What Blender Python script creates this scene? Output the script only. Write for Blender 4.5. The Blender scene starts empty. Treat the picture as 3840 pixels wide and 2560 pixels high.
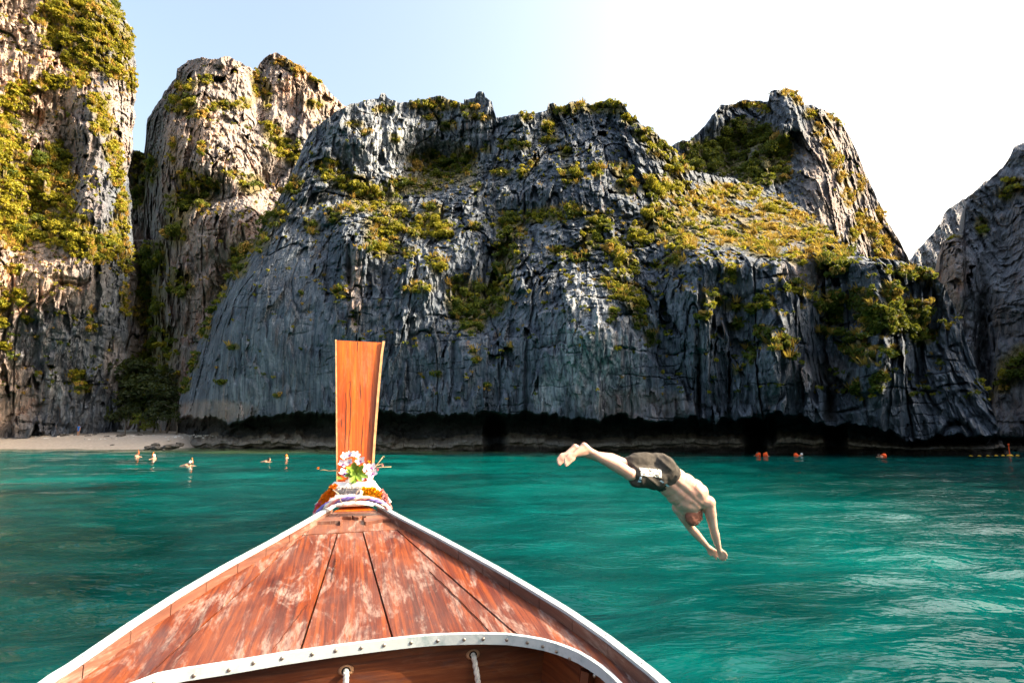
import bpy, bmesh, math, random
import numpy as np
from mathutils import Vector, Matrix

random.seed(7)
rng = np.random.default_rng(11)
sc = bpy.context.scene
COL = sc.collection

# ------------------------------------------------------------------ camera
CAM_H = 1.8
FPX = 2133.0                      # focal length in photo pixels (3840 wide)
PITCH = math.atan(350 / FPX)
CT, ST = math.cos(PITCH), math.sin(PITCH)
cd = bpy.data.cameras.new('camera')
cam = bpy.data.objects.new('camera', cd)
COL.objects.link(cam)
cam.location = (0, 0, CAM_H)
cam.rotation_euler = (math.pi / 2 + PITCH, 0, 0)
cd.sensor_width = 36.0
cd.lens = 36.0 * FPX / 3840
cd.clip_start = 0.05
cd.clip_end = 3000
sc.camera = cam

# ------------------------------------------------------------------ light
SUN_A = math.radians(90)          # from straight behind the camera towards the right
SUN_E = math.radians(34)
SDIR = Vector((math.sin(SUN_A) * math.cos(SUN_E), -math.cos(SUN_A) * math.cos(SUN_E), math.sin(SUN_E)))
world = bpy.data.worlds.new('World')
sc.world = world
world.use_nodes = True
wn = world.node_tree.nodes
wl = world.node_tree.links
bg = wn.get('Background') or wn.new('ShaderNodeBackground')
sky = wn.new('ShaderNodeTexSky')
sky.sky_type = 'NISHITA'
sky.sun_disc = False
sky.sun_elevation = SUN_E
# sun_rotation 0 = +Y, clockwise seen from above
sky.sun_rotation = math.atan2(SDIR.x, SDIR.y)
sky.air_density = 1.5
sky.dust_density = 9.0
sky.ozone_density = 0.0
wl.new(sky.outputs[0], bg.inputs[0])
bg.inputs[1].default_value = 0.125
sl = bpy.data.lights.new('sun', 'SUN')
sl.energy = 3.7
sl.angle = math.radians(0.5)
sl.color = (1.0, 0.84, 0.62)
sun = bpy.data.objects.new('sun', sl)
COL.objects.link(sun)
sun.location = (60, -40, 90)
sun.rotation_euler = (-SDIR).to_track_quat('-Z', 'Y').to_euler()
sc.view_settings.view_transform = 'Standard'
sc.view_settings.look = 'None'
sc.view_settings.gamma = 1.0
sc.view_settings.exposure = 1.9
try:
    sc.cycles.use_denoising = True
    sc.cycles.denoiser = 'OPENIMAGEDENOISE'
except Exception:
    pass
sc.cycles.max_bounces = 6
sc.cycles.diffuse_bounces = 4
sc.cycles.glossy_bounces = 3
sc.cycles.transparent_max_bounces = 8
sc.cycles.caustics_reflective = False
sc.cycles.caustics_refractive = False

# ------------------------------------------------------------------ pixel -> direction
def ray(px, py):
    u = (np.asarray(px, float) - 1920) / FPX
    v = (1280 - np.asarray(py, float)) / FPX
    return u, CT - ST * v, ST + CT * v

def W(px, py, Y):
    """point at world depth Y (metres ahead of the camera) in the direction of photo pixel px, py"""
    u, dy, dz = ray(px, py)
    return Vector((float(u / dy * Y), float(Y), float(CAM_H + dz / dy * Y)))

def Wn(px, py, Y):
    u, dy, dz = ray(px, py)
    return np.stack([u / dy * Y, Y + 0 * u, CAM_H + dz / dy * Y], -1)

# ------------------------------------------------------------------ noise
def _hash(ix, iy, iz, seed):
    n = (ix.astype(np.uint32) * np.uint32(374761393) + iy.astype(np.uint32) * np.uint32(668265263)
         + iz.astype(np.uint32) * np.uint32(2246822519) + np.uint32((seed * 3266489917) & 0xffffffff))
    n = (n ^ (n >> np.uint32(15))) * np.uint32(2246822519)
    n = (n ^ (n >> np.uint32(13))) * np.uint32(3266489917)
    n ^= n >> np.uint32(16)
    return n.astype(np.float32) * np.float32(2.0 / 4294967295.0) - np.float32(1)

def vn(x, y, z, seed=0):
    x = np.asarray(x, np.float32); y = np.asarray(y, np.float32) + 0 * x; z = np.asarray(z, np.float32) + 0 * x
    fx, fy, fz = np.floor(x), np.floor(y), np.floor(z)
    ix, iy, iz = fx.astype(np.int32), fy.astype(np.int32), fz.astype(np.int32)
    x = x - fx; y = y - fy; z = z - fz
    x = x * x * x * (x * (x * 6 - 15) + 10); y = y * y * y * (y * (y * 6 - 15) + 10); z = z * z * z * (z * (z * 6 - 15) + 10)
    def L(a, b, t): return a + (b - a) * t
    c = [[[None, None], [None, None]], [[None, None], [None, None]]]
    for a in (0, 1):
        for b in (0, 1):
            for d in (0, 1):
                c[a][b][d] = _hash(ix + a, iy + b, iz + d, seed)
    return L(L(L(c[0][0][0], c[1][0][0], x), L(c[0][1][0], c[1][1][0], x), y),
             L(L(c[0][0][1], c[1][0][1], x), L(c[0][1][1], c[1][1][1], x), y), z)

def fbm(x, y, z, seed=0, octv=4, gain=0.5):
    s = 0; a = 1.0; t = 0
    for o in range(octv):
        s = s + a * vn(x, y, z, seed + o * 17); t += a
        x, y, z = (x * 1.6 + y * 1.2) + 3.1, (y * 1.6 - x * 1.2) + 1.7, z * 2.03 + 5.3
        a *= gain
    return s / t * 1.6

def sstep(a, b, x):
    t = np.clip((x - a) / (b - a), 0, 1)
    return t * t * (3 - 2 * t)

# ------------------------------------------------------------------ mesh helpers
def mesh_np(name, verts, faces, mat=None, smooth=False, attrs=None):
    verts = np.asarray(verts, np.float32).reshape(-1, 3)
    faces = np.asarray(faces, np.int32)
    k = faces.shape[1]
    me = bpy.data.meshes.new(name)
    me.vertices.add(len(verts)); me.vertices.foreach_set('co', verts.ravel())
    me.loops.add(faces.size); me.loops.foreach_set('vertex_index', faces.ravel())
    me.polygons.add(len(faces))
    me.polygons.foreach_set('loop_start', np.arange(0, faces.size, k, dtype=np.int32))
    me.polygons.foreach_set('use_smooth', np.full(len(faces), smooth))
    me.update(calc_edges=True)
    for n, a in (attrs or {}).items():
        a = np.asarray(a, np.float32)
        if a.ndim == 1:
            me.attributes.new(n, 'FLOAT', 'POINT').data.foreach_set('value', a)
        else:
            me.attributes.new(n, 'FLOAT_VECTOR', 'POINT').data.foreach_set('vector', a.ravel())
    if mat: me.materials.append(mat)
    return me

def link(name, me, parent=None, label=None, cat=None, group=None, kind=None, loc=None):
    o = bpy.data.objects.new(name, me)
    COL.objects.link(o)
    if loc is not None: o.location = loc
    if parent: o.parent = parent
    if label: o['label'] = label
    if cat: o['category'] = cat
    if group: o['group'] = group
    if kind: o['kind'] = kind
    return o

def grid_faces(nr, nc):
    i = np.arange(nr - 1)[:, None] * nc + np.arange(nc - 1)[None]
    return np.stack([i, i + 1, i + nc + 1, i + nc], -1).reshape(-1, 4)

class MB:
    """collects verts and faces of one mesh"""
    def __init__(s): s.v = []; s.f = []; s.a = []
    def add(s, v, f, a=None):
        o = len(s.v); s.v += [tuple(p) for p in v]; s.f += [tuple(i + o for i in q) for q in f]
        s.a += list(a) if a is not None else [(0, 0, 0)] * len(v)
        return s
    def tube(s, pts, rad, n=8, cap=True, attr=None):
        pts = [Vector(p) for p in pts]
        rad = rad if hasattr(rad, '__len__') else [rad] * len(pts)
        V = []; up = None
        for i, p in enumerate(pts):
            t = (pts[min(i + 1, len(pts) - 1)] - pts[max(i - 1, 0)]).normalized()
            if up is None: up = Vector((0, 0, 1)) if abs(t.z) < .9 else Vector((1, 0, 0))
            b = t.cross(up).normalized(); up = b.cross(t).normalized()
            for k in range(n):
                a = 2 * math.pi * k / n
                V.append(p + (b * math.cos(a) + up * math.sin(a)) * rad[i])
        F = [(i * n + k, i * n + (k + 1) % n, (i + 1) * n + (k + 1) % n, (i + 1) * n + k) for i in range(len(pts) - 1) for k in range(n)]
        if cap: F += [tuple(range(n))[::-1], tuple(range((len(pts) - 1) * n, len(pts) * n))]
        return s.add(V, F, None if attr is None else [attr] * len(V))
    def ball(s, c, r, n=10, m=7, M=None, attr=None):
        """ellipsoid; r number or 3 radii; M optional 3x3 orientation"""
        c = Vector(c); r = r if hasattr(r, '__len__') else (r, r, r)
        V = []; F = []
        for i in range(m + 1):
            th = math.pi * i / m
            for k in range(n):
                a = 2 * math.pi * k / n
                q = Vector((r[0] * math.sin(th) * math.cos(a), r[1] * math.sin(th) * math.sin(a), r[2] * math.cos(th)))
                V.append(c + (M @ q if M else q))
        for i in range(m):
            for k in range(n):
                F.append((i * n + k, (i + 1) * n + k, (i + 1) * n + (k + 1) % n, i * n + (k + 1) % n))
        return s.add(V, F, None if attr is None else [attr] * len(V))
    def caps(s, p, q, r0, r1, n=12):
        """tapered capsule"""
        p = Vector(p); q = Vector(q); t = (q - p).normalized()
        pts = []; rad = []
        for a in (80, 55, 28): pts.append(p - t * r0 * math.sin(math.radians(a))); rad.append(r0 * math.cos(math.radians(a)))
        for k in range(4): pts.append(p.lerp(q, k / 3)); rad.append(r0 + (r1 - r0) * k / 3)
        for a in (28, 55, 80): pts.append(q + t * r1 * math.sin(math.radians(a))); rad.append(r1 * math.cos(math.radians(a)))
        return s.tube(pts, rad, n)
    def build(s, name, mat, parent=None, smooth=True, **kw):
        me = bpy.data.meshes.new(name)
        me.from_pydata([tuple(p) for p in s.v], [], s.f)
        if smooth: me.polygons.foreach_set('use_smooth', [True] * len(me.polygons))
        at = me.attributes.new('pl', 'FLOAT_VECTOR', 'POINT'); at.data.foreach_set('vector', np.asarray(s.a, np.float32).ravel())
        me.materials.append(mat); me.update()
        bm = bmesh.new(); bm.from_mesh(me); bmesh.ops.recalc_face_normals(bm, faces=bm.faces); bm.to_mesh(me); bm.free()
        return link(name, me, parent, **kw)

def empty(name, loc, label, cat, group=None):
    o = bpy.data.objects.new(name, None); COL.objects.link(o)
    o.location = loc; o.empty_display_size = .2
    o['label'] = label; o['category'] = cat
    if group: o['group'] = group
    return o

def keep(o, parent):
    """parent without moving"""
    o.parent = parent
    o.matrix_parent_inverse = Matrix.Translation(-Vector(parent.location))
    return o

# ------------------------------------------------------------------ materials
class NT:
    def __init__(s, name):
        s.m = bpy.data.materials.new(name); s.m.use_nodes = True
        s.t = s.m.node_tree; s.t.nodes.clear()
        s.out = s.t.nodes.new('ShaderNodeOutputMaterial')
    def n(s, typ, **kw):
        x = s.t.nodes.new(typ)
        for k, v in kw.items(): setattr(x, k, v)
        return x
    def l(s, a, b): s.t.links.new(a, b)
    def val(s, sock, v):
        if hasattr(v, 'is_linked') or hasattr(v, 'node'): s.l(v, sock)
        else: sock.default_value = v
    def coord(s): return s.n('ShaderNodeTexCoord').outputs['Object']
    def attr(s, name, vec=False):
        a = s.n('ShaderNodeAttribute'); a.attribute_name = name
        return a.outputs['Vector' if vec else 'Fac']
    def mapping(s, vec, scale=(1, 1, 1), rot=(0, 0, 0), loc=(0, 0, 0)):
        m = s.n('ShaderNodeMapping'); s.l(vec, m.inputs[0])
        m.inputs['Scale'].default_value = scale; m.inputs['Rotation'].default_value = rot; m.inputs['Location'].default_value = loc
        return m.outputs[0]
    def noise(s, vec, scale=1, detail=4, rough=.55, dist=0):
        t = s.n('ShaderNodeTexNoise'); s.l(vec, t.inputs['Vector'])
        t.inputs['Scale'].default_value = scale; t.inputs['Detail'].default_value = detail
        t.inputs['Roughness'].default_value = rough; t.inputs['Distortion'].default_value = dist
        return t.outputs[0]
    def vor(s, vec, scale=1, feature='F1'):
        t = s.n('ShaderNodeTexVoronoi'); t.feature = feature; s.l(vec, t.inputs['Vector']); t.inputs['Scale'].default_value = scale
        return t.outputs['Distance']
    def ramp(s, fac, stops, interp='LINEAR'):
        r = s.n('ShaderNodeValToRGB'); r.color_ramp.interpolation = interp
        e = r.color_ramp.elements
        while len(e) < len(stops): e.new(0.5)
        for i, (p, c) in enumerate(stops):
            e[i].position = p
            e[i].color = (c, c, c, 1) if not hasattr(c, '__len__') else (*c, 1)
        s.l(fac, r.inputs[0])
        return r.outputs[0]
    def mix(s, f, a, b, blend='MIX'):
        m = s.n('ShaderNodeMix'); m.data_type = 'RGBA'; m.blend_type = blend
        s.val(m.inputs[0], f)
        for k, v in ((6, a), (7, b)):
            if hasattr(v, '__len__') and not hasattr(v, 'node'): m.inputs[k].default_value = (*v, 1) if len(v) == 3 else v
            else: s.l(v, m.inputs[k])
        return m.outputs[2]
    def math(s, op, a, b=0.0, c=0.0):
        m = s.n('ShaderNodeMath'); m.operation = op
        s.val(m.inputs[0], a); s.val(m.inputs[1], b)
        if op == 'MULTIPLY_ADD': s.val(m.inputs[2], c)
        return m.outputs[0]
    def bump(s, h, strength=.5, dist=.1, normal=None):
        b = s.n('ShaderNodeBump'); s.l(h, b.inputs['Height']); b.inputs['Strength'].default_value = strength; b.inputs['Distance'].default_value = dist
        if normal: s.l(normal, b.inputs['Normal'])
        return b.outputs[0]
    def bsdf(s, color, rough=.6, normal=None, spec=.5, **kw):
        p = s.n('ShaderNodeBsdfPrincipled')
        if hasattr(color, '__len__') and not hasattr(color, 'node'): p.inputs['Base Color'].default_value = (*color, 1)
        else: s.l(color, p.inputs['Base Color'])
        s.val(p.inputs['Roughness'], rough)
        s.val(p.inputs['Specular IOR Level'], spec)
        for k, v in kw.items(): s.val(p.inputs[k.replace('_', ' ')], v)
        if normal: s.l(normal, p.inputs['Normal'])
        return p.outputs[0]
    def done(s, shader):
        s.l(shader, s.out.inputs[0]); return s.m

def simple(name, col, rough=.6, var=.15, scale=20, spec=.4, **kw):
    t = NT(name); c = t.coord()
    n = t.noise(c, scale, 3)
    cc = t.mix(t.ramp(n, [(.3, 0.0), (.7, 1.0)]), [x * (1 - var) for x in col], [min(1, x * (1 + var)) for x in col])
    return t.done(t.bsdf(cc, rough, t.bump(n, .15, .01), spec, **kw))

def mat_rock():
    t = NT('limestone'); c = t.coord()
    wob = t.noise(c, .25, 2)
    cc = t.mix(.12, c, wob, 'ADD')
    st1 = t.noise(t.mapping(cc, (1.5, 1.5, .10)), 1, 4, .65)
    st2 = t.noise(t.mapping(cc, (4.5, 4.5, .22), loc=(9, 4, 1)), 1, 3, .6)
    mot = t.noise(c, .30, 4, .65)
    fine = t.noise(t.mapping(c, (3, 3, 1.6)), 1.6, 4, .7)
    base = t.ramp(t.math('ADD', t.math('MULTIPLY', st1, .55), t.math('MULTIPLY', mot, .45)),
                  [(.34, (.030, .039, .054)), (.46, (.062, .079, .108)), (.56, (.115, .140, .178)), (.68, (.26, .29, .335))])
    base = t.mix(t.ramp(st2, [(.42, 0.0), (.66, .75)]), base, t.mix(.45, base, (.25, .275, .315)))
    base = t.mix(t.ramp(st2, [(.28, .7), (.42, 0.0)]), base, (.018, .023, .031))
    # pale flowstone; on the far cliff a painted haze
    pale = t.math('MULTIPLY', t.attr('pale'), t.math('MULTIPLY', t.ramp(st1, [(.42, .10), (.54, 1.0)]), t.ramp(st2, [(.34, .25), (.52, 1.0)])))
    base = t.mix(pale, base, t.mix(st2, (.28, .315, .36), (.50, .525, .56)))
    # warm weathered stone: tan and rust
    wn_ = t.noise(t.mapping(c, (.5, .5, .22)), 1, 6, .65)
    warmcol = t.ramp(wn_, [(.3, (.20, .17, .15)), (.43, (.34, .26, .21)), (.55, (.46, .34, .27)), (.66, (.46, .21, .10)), (.8, (.40, .34, .30))])
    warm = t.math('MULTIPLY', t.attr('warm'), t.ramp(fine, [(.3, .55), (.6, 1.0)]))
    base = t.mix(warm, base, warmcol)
    # rust streaks on the grey faces
    rs = t.noise(t.mapping(cc, (.9, .9, .05), loc=(33, 2, 7)), 1, 4, .6)
    base = t.mix(t.ramp(rs, [(.63, 0.0), (.74, .45)]), base, (.24, .12, .06))
    # soil and dead leaves held under the scrub
    base = t.mix(t.math('MULTIPLY', t.attr('veg'), .85), base, t.ramp(fine, [(.3, (.05, .05, .014)), (.55, (.15, .125, .034)), (.7, (.27, .18, .06))]))
    # tide notch: dark rock, wet at the waterline, also up the recess and caves, grey barnacle band
    base = t.mix(t.attr('wet_dark'), base, t.ramp(fine, [(.3, (.014, .012, .010)), (.7, (.05, .042, .034))]))
    base = t.mix(t.attr('band'), base, t.ramp(fine, [(.3, (.14, .115, .09)), (.7, (.42, .35, .27))]))
    h = t.math('ADD', t.math('MULTIPLY', fine, 1.0), t.math('MULTIPLY', st2, .9))
    return t.done(t.bsdf(base, .85, t.bump(h, .85, .28), .25))

def mat_leaf(name, dark, mid, light, trans=.40):
    t = NT(name)
    tint = t.attr('tint'); oi = t.n('ShaderNodeObjectInfo').outputs['Random']
    geo = t.n('ShaderNodeNewGeometry').outputs['Position']
    f = t.math('ADD', t.math('MULTIPLY', tint, .55), t.math('ADD', t.math('MULTIPLY', oi, .22), t.math('MULTIPLY', t.noise(geo, .16, 3), .45)))
    col = t.ramp(f, [(.2, dark), (.55, mid), (.9, light)])
    d = t.bsdf(col, .55, None, .25)
    tr = t.n('ShaderNodeBsdfTranslucent'); t.l(t.mix(.5, col, (.30, .30, .03)), tr.inputs[0])
    mx = t.n('ShaderNodeMixShader'); mx.inputs[0].default_value = trans
    t.l(d, mx.inputs[1]); t.l(tr.outputs[0], mx.inputs[2])
    return t.done(mx.outputs[0])

def mat_wood(name, deep, red, orange, wear, wear_amt=.5, rough=.42, gscale=1.0, stain=.5, coat=.15):
    """weathered varnished wood; attribute pl = (across, along, plank id)"""
    t = NT(name); p = t.attr('pl', True)
    g1 = t.noise(t.mapping(p, (75 * gscale, 2.2 * gscale, 1)), 1, 5, .65, .5)
    g2 = t.noise(t.mapping(p, (9 * gscale, 1.1 * gscale, 3)), 1, 5, .62, .8)
    blot = t.noise(t.mapping(p, (4.5, 3.0, 5)), 1, 6, .68, .3)
    col = t.ramp(t.math('ADD', t.math('MULTIPLY', g1, .5), t.math('MULTIPLY', g2, .5)), [(.37, deep), (.48, red), (.60, orange)])
    wv = t.noise(t.mapping(p, (13, 3.2, 7), loc=(3, 1, 0)), 1, 8, .76, .6)
    wr = t.math('MULTIPLY', t.ramp(wv, [(.50, 0.0), (.58, .75), (.68, 1.0)]), wear_amt)
    wr = t.math('MULTIPLY', wr, t.ramp(t.noise(t.mapping(p, (110, 16, 2)), 1, 5, .75), [(.40, .08), (.56, 1.0)]))
    col = t.mix(wr, col, wear)
    dust = t.math('MULTIPLY', t.ramp(t.noise(t.mapping(p, (2.2, 1.8, 4), loc=(8, 8, 0)), 1, 5, .6), [(.42, 0.0), (.62, .35)]), wear_amt)
    col = t.mix(dust, col, [deep[0] * .45 + wear[0] * .42, deep[1] * .4 + wear[1] * .34, deep[2] * .4 + wear[2] * .33])
    sn = t.math('MULTIPLY', t.ramp(t.noise(t.mapping(p, (5.5, 2.3, 6), loc=(5, 9, 2)), 1, 7, .75, .4), [(.555, 0.0), (.66, 1.0)]), stain)
    col = t.mix(sn, col, (.045, .035, .04))
    ro = t.math('ADD', rough, t.math('MULTIPLY', wr, .35))
    b = t.bump(t.math('ADD', g1, t.math('MULTIPLY', wv, .6)), .35, .004)
    return t.done(t.bsdf(col, ro, b, .3, Coat_Weight=coat * .3, Coat_Roughness=.25))

M = {}
M['rock'] = mat_rock()
M['leaf_y'] = mat_leaf('leaf_yellow_green', (.075, .088, .008), (.255, .245, .018), (.46, .37, .034))
M['leaf_g'] = mat_leaf('leaf_green', (.020, .042, .008), (.070, .105, .014), (.20, .215, .026))
M['leaf_k'] = mat_leaf('leaf_gorge_shade', (.006, .012, .004), (.016, .028, .007), (.035, .05, .010), .2)  # leaf green darkened to paint in the deep shade of the gorge
M['leaf_d'] = mat_leaf('leaf_dry', (.20, .12, .026), (.46, .28, .06), (.64, .42, .13))
M['bark'] = simple('bark', (.16, .13, .10), .85, .3, 6)
M['bark_pale'] = simple('bark_pale', (.42, .38, .33), .8, .2, 6)
M['sand'] = simple('sand', (.44, .375, .31), .95, .12, 3, .1)
M['coral_rock'] = simple('coral_rock', (.11, .10, .09), .9, .5, 1.2, .2)
M['deck'] = mat_wood('deck_wood', (.028, .006, .004), (.092, .0155, .005), (.235, .049, .006), (.42, .33, .285), .62)
M['foredeck'] = mat_wood('foredeck_wood', (.075, .026, .018), (.15, .05, .028), (.22, .075, .03), (.36, .285, .24), .9, .55, .8, .6)
M['prow'] = mat_wood('prow_wood', (.17, .020, .001), (.37, .060, .0018), (.56, .118, .004), (.55, .32, .18), .22, .38, .7, .25, .3)
M['dark_wood'] = mat_wood('dark_wood', (.045, .012, .006), (.10, .026, .010), (.17, .05, .016), (.35, .2, .12), .12, .4, .8, .5, .2)
M['rail_wood'] = mat_wood('rail_wood', (.07, .028, .02), (.13, .05, .033), (.20, .085, .055), (.38, .27, .22), .7, .6, 1, .4, 0)
M['edge_wood'] = simple('edge_wood', (.50, .27, .12), .6, .3, 30)

# ------------------------------------------------------------------ cliffs
MASS = {}

def interp(pts, x):
    pts = sorted(pts)
    return np.interp(x, [p[0] for p in pts], [p[1] for p in pts])

def gauss(PX, PY, lst):
    s = 0 * PX
    for (x, y, rx, ry, a) in lst:
        s = s + a * np.exp(-(((PX - x) / rx) ** 2 + ((PY - y) / ry) ** 2))
    return s

def blob(PX, PY, lst):
    s = 0 * PX
    for q in lst:
        x, y, rx, ry = q[:4]; a = q[4] if len(q) > 4 and not isinstance(q[4], str) else 1
        d = ((PX - x) / rx) ** 2 + ((PY - y) / ry) ** 2
        s = np.maximum(s, a * np.clip(1.5 - d, 0, 1))
    return s

def facets(s, z, ws, wz, seed, tilt=.5, lean=.15):
    """broken rock: every Worley cell is its own tilted plane; returns (offset, distance to the cell's edge), both in cell units"""
    u = (s / ws).astype(np.float32); v = (z / wz).astype(np.float32)
    iu = np.floor(u).astype(np.int32); iv = np.floor(v).astype(np.int32)
    best = np.full(u.shape, 9., np.float32); sec = best.copy(); off = np.zeros_like(u)
    zero = np.zeros_like(iu)
    for a in (-1, 0, 1):
        for b in (-1, 0, 1):
            cu, cv = iu + a, iv + b
            du = u - (cu + .5 + .46 * _hash(cu, cv, zero, seed)); dv = v - (cv + .5 + .46 * _hash(cu, cv, zero + 1, seed))
            dd = np.abs(du) * 1.25 + np.abs(dv) * .8 + .25 * np.hypot(du, dv)
            o = _hash(cu, cv, zero + 2, seed) + tilt * 2 * (du * _hash(cu, cv, zero + 3, seed) + dv * (.6 * _hash(cu, cv, zero + 4, seed) + lean))
            near = dd < best
            sec = np.where(near, best, np.minimum(sec, dd))
            off = np.where(near, o, off); best = np.where(near, dd, best)
    return off, sec - best

def rock_detail(P, flute=1.0, terr=1.0, bed=.25, seed=0, big=1.0, step=8.0, along=(1.0, .0)):
    """offset away from the viewer (m): buttresses, pillars, flutes, fissures, ledges with jagged tops"""
    x, y, z = P[..., 0], P[..., 1], P[..., 2]
    S = x * along[0] + y * along[1]
    X = S + .35 * fbm(x * .12, y * .12, z * .02, seed + 1, 2)
    Z = z + 1.2 * vn(x * .09, y * .09, z * .05, seed + 2)
    d = big * 2.6 * fbm(X * .08, y * .05, z * .035, seed + 3, 3)
    Xj = X + .07 * fbm(x * 1.1, y * 1.1, z * .35, seed + 4, 2)
    o1, e1 = facets(Xj, Z, 4.4, 17.0, seed + 60, .60, .25)
    o2, e2 = facets(Xj + 9, Z, 1.7, 5.6, seed + 61, .7, .3)
    o3, e3 = facets(Xj + 5, Z + .10 * x, .75, 2.3, seed + 62, .8, .3)
    d = d + flute * (1.0 * o1 + .56 * o2 + .30 * o3)
    d = d + flute * (.32 * np.exp(-(e1 / .035) ** 2) + .14 * np.exp(-(e2 / .05) ** 2))
    # flutes: sharp straight ribs, rounded hollows
    f2 = fbm(X * .6, y * .6, z * .030, seed + 6, 2)
    f3 = vn(X * 1.7, y * 1.7, z * .075, seed + 8)
    f4 = vn(X * 3.7, y * 3.7, z * .15, seed + 7)
    d = d - flute * (.28 * (1 - np.abs(f2)) ** 2 + .24 * (1 - np.abs(f3)) ** 1.5 + .14 * (1 - np.abs(f4)))
    g1 = vn(X * .19 + 7, y * .19, z * .022, seed + 9)
    d = d + flute * 1.3 * np.exp(-(g1 / .018) ** 2)
    # bedding joints, short and broken
    b1 = vn(x * .05, y * .05, (z + .10 * x) * .5, seed + 11)
    b2 = vn(x * .11 + 4, y * .11, (z - .06 * x) * 1.1, seed + 18)
    d = d + bed * 1.1 * np.exp(-(b2 / .05) ** 2) * np.clip(1.4 * vn(x * .35, y * .35, z * .3, seed + 19), 0, 1)
    d = d + bed * 1.5 * np.exp(-(b1 / .05) ** 2) * np.clip(.2 + 1.2 * vn(x * .25, y * .25, z * .2, seed + 12), 0, 1)
    # ledges: every pillar breaks off at its own height
    ph = .9 * vn(X * .09, y * .09, z * .006, seed + 15) + .30 * o1 + .22 * o2 + .16 * vn(X * 1.05, y * 1.05, z * .02, seed + 13) + .12 * vn(X * 2.6, y * 2.6, z * .04, seed + 14)
    q = z / step + ph
    fr = q - np.floor(q)
    saw = sstep(.82, 1.0, fr) - fr
    d = d + terr * 2.6 * saw
    d = d + .26 * fbm(x * 1.5, y * 1.5, z * 1.0, seed + 20, 3)
    return d

def cliff(name, PX, PY, Y, label, flute=1.0, terr=1.0, bed=.25, seed=0, big=1.0, step=8.0, warm=None, pale=None, veg=None,
          notch=None, mask=None, back=16, extra=None, far=1.0, along=(1.0, 0.0)):
    """PX, PY, Y: grids (rows from base upwards); a relief whose last rows fold back behind the skyline"""
    nr, nc = PX.shape
    P0 = Wn(PX, PY, Y)
    det = rock_detail(P0 / far, flute, terr, bed, seed, big, step, along) * far
    if mask is not None: det = det * mask
    Yd = Y + det
    wet_dark = np.zeros_like(Y); band = np.zeros_like(Y)
    if notch is not None:
        Yd, wet_dark, band = notch(PX, PY, P0, Y, Yd, det)
    if extra is not None: Yd = Yd + extra
    P = Wn(PX, PY, Yd)
    # jitter sideways so that vertical edges are ragged
    P[..., 0] += .09 * far * vn(P0[..., 0] * 1.2 / far, P0[..., 1] / far, P0[..., 2] * 1.5 / far, seed + 30)
    P[..., 2] += np.where(P0[..., 2] >1.5, .16 * far * vn(P0[..., 0] * 1.4 / far, P0[..., 1] / far, P0[..., 2] * .9 / far, seed + 31), 0)
    MASS[name] = dict(PX=PX, PY=PY, P=P)
    # fold back
    top = P[-1]
    rows = [P]
    for k in range(1, 7):
        q = top.copy(); s = (k / 6) ** 1.6
        q[:, 1] += back * s; q[:, 2] -= back * .55 * s * s + .12 * k
        q[:, 0] += (top[:, 0] / top[:, 1]) * back * s * .7
        q[:, 2] += .5 * far * vn(q[:, 0] * .6, q[:, 1] * .6, q[:, 2] * 0 + k, seed + 40) * (k > 1)
        rows.append(q[None])
    V = np.concatenate(rows, 0)
    def ext(a): return np.concatenate([a] + [a[-1:]] * 6, 0).ravel() if a is not None else np.zeros(V.shape[0] * V.shape[1])
    if veg is not None:
        veg = np.clip(veg + .35 * vn(P0[..., 0] * .5, P0[..., 1] * .5, P0[..., 2] * .5, seed + 50) * (veg > 0.02), 0, 1)
    at = dict(warm=ext(warm), pale=ext(pale), veg=ext(veg), wet_dark=ext(wet_dark), band=ext(band))
    me = mesh_np(name, V, grid_faces(V.shape[0], nc), M['rock'], False, at)
    return link(name, me, kind='structure', label=label, cat='cliff')

def sky_grid(x0, x1, nc, nr, skyline, base, pw=1.0, jit=7, seed=0):
    px = np.linspace(x0, x1, nc)
    top = interp(skyline, px)
    top = top + jit * fbm(px * .02, 0 * px, 0 * px, seed + 71, 4, .6) * 1.3
    b = interp(base, px) if hasattr(base, '__len__') else base + 0 * px
    w = np.linspace(0, 1, nr)[:, None] ** pw
    PY = b[None] + (top - b)[None] * w
    return np.repeat(px[None], nr, 0), PY, top

# ---- main cliff -------------------------------------------------------------------------
C_SKY = [(660, 1600), (672, 1500), (690, 1440), (720, 1350), (780, 1200), (850, 1050), (950, 900), (1030, 780), (1085, 660), (1120, 590), (1160, 500), (1250, 425), (1300, 398), (1370, 378),
         (1420, 372), (1428, 352), (1445, 354), (1452, 374), (1500, 392), (1560, 378), (1650, 366), (1700, 382), (1738, 384), (1742, 366), (1780, 364), (1784, 352), (1815, 354), (1820, 368), (1845, 374),
         (1852, 410), (1862, 440), (1960, 425), (2050, 418), (2058, 384), (2084, 384), (2090, 392), (2130, 384), (2200, 380), (2220, 392), (2280, 378), (2340, 388), (2352, 420), (2400, 462), (2480, 525), (2560, 592), (2600, 640),
         (2680, 660), (2780, 680), (2900, 720), (3010, 780), (3100, 850), (3170, 925), (3250, 960), (3330, 975), (3430, 985), (3490, 1010), (3540, 1070), (3580, 1150), (3620, 1260), (3660, 1370), (3700, 1470), (3730, 1560), (3760, 1660), (3790, 1700)]
def c_base_Y(px):
    k = (px - 1920) / FPX / 1.018
    s = (75 * k + 42) / (88 + 28 * k)
    return 75 - 28 * s
PX, PY, ctop = sky_grid(664, 3786, 960, 420, C_SKY, 1716, .93, 7, 1)
k_ = c_base_Y(PX)
t_ = np.clip((1690 - PY) / 1310, 0, 1)
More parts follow.
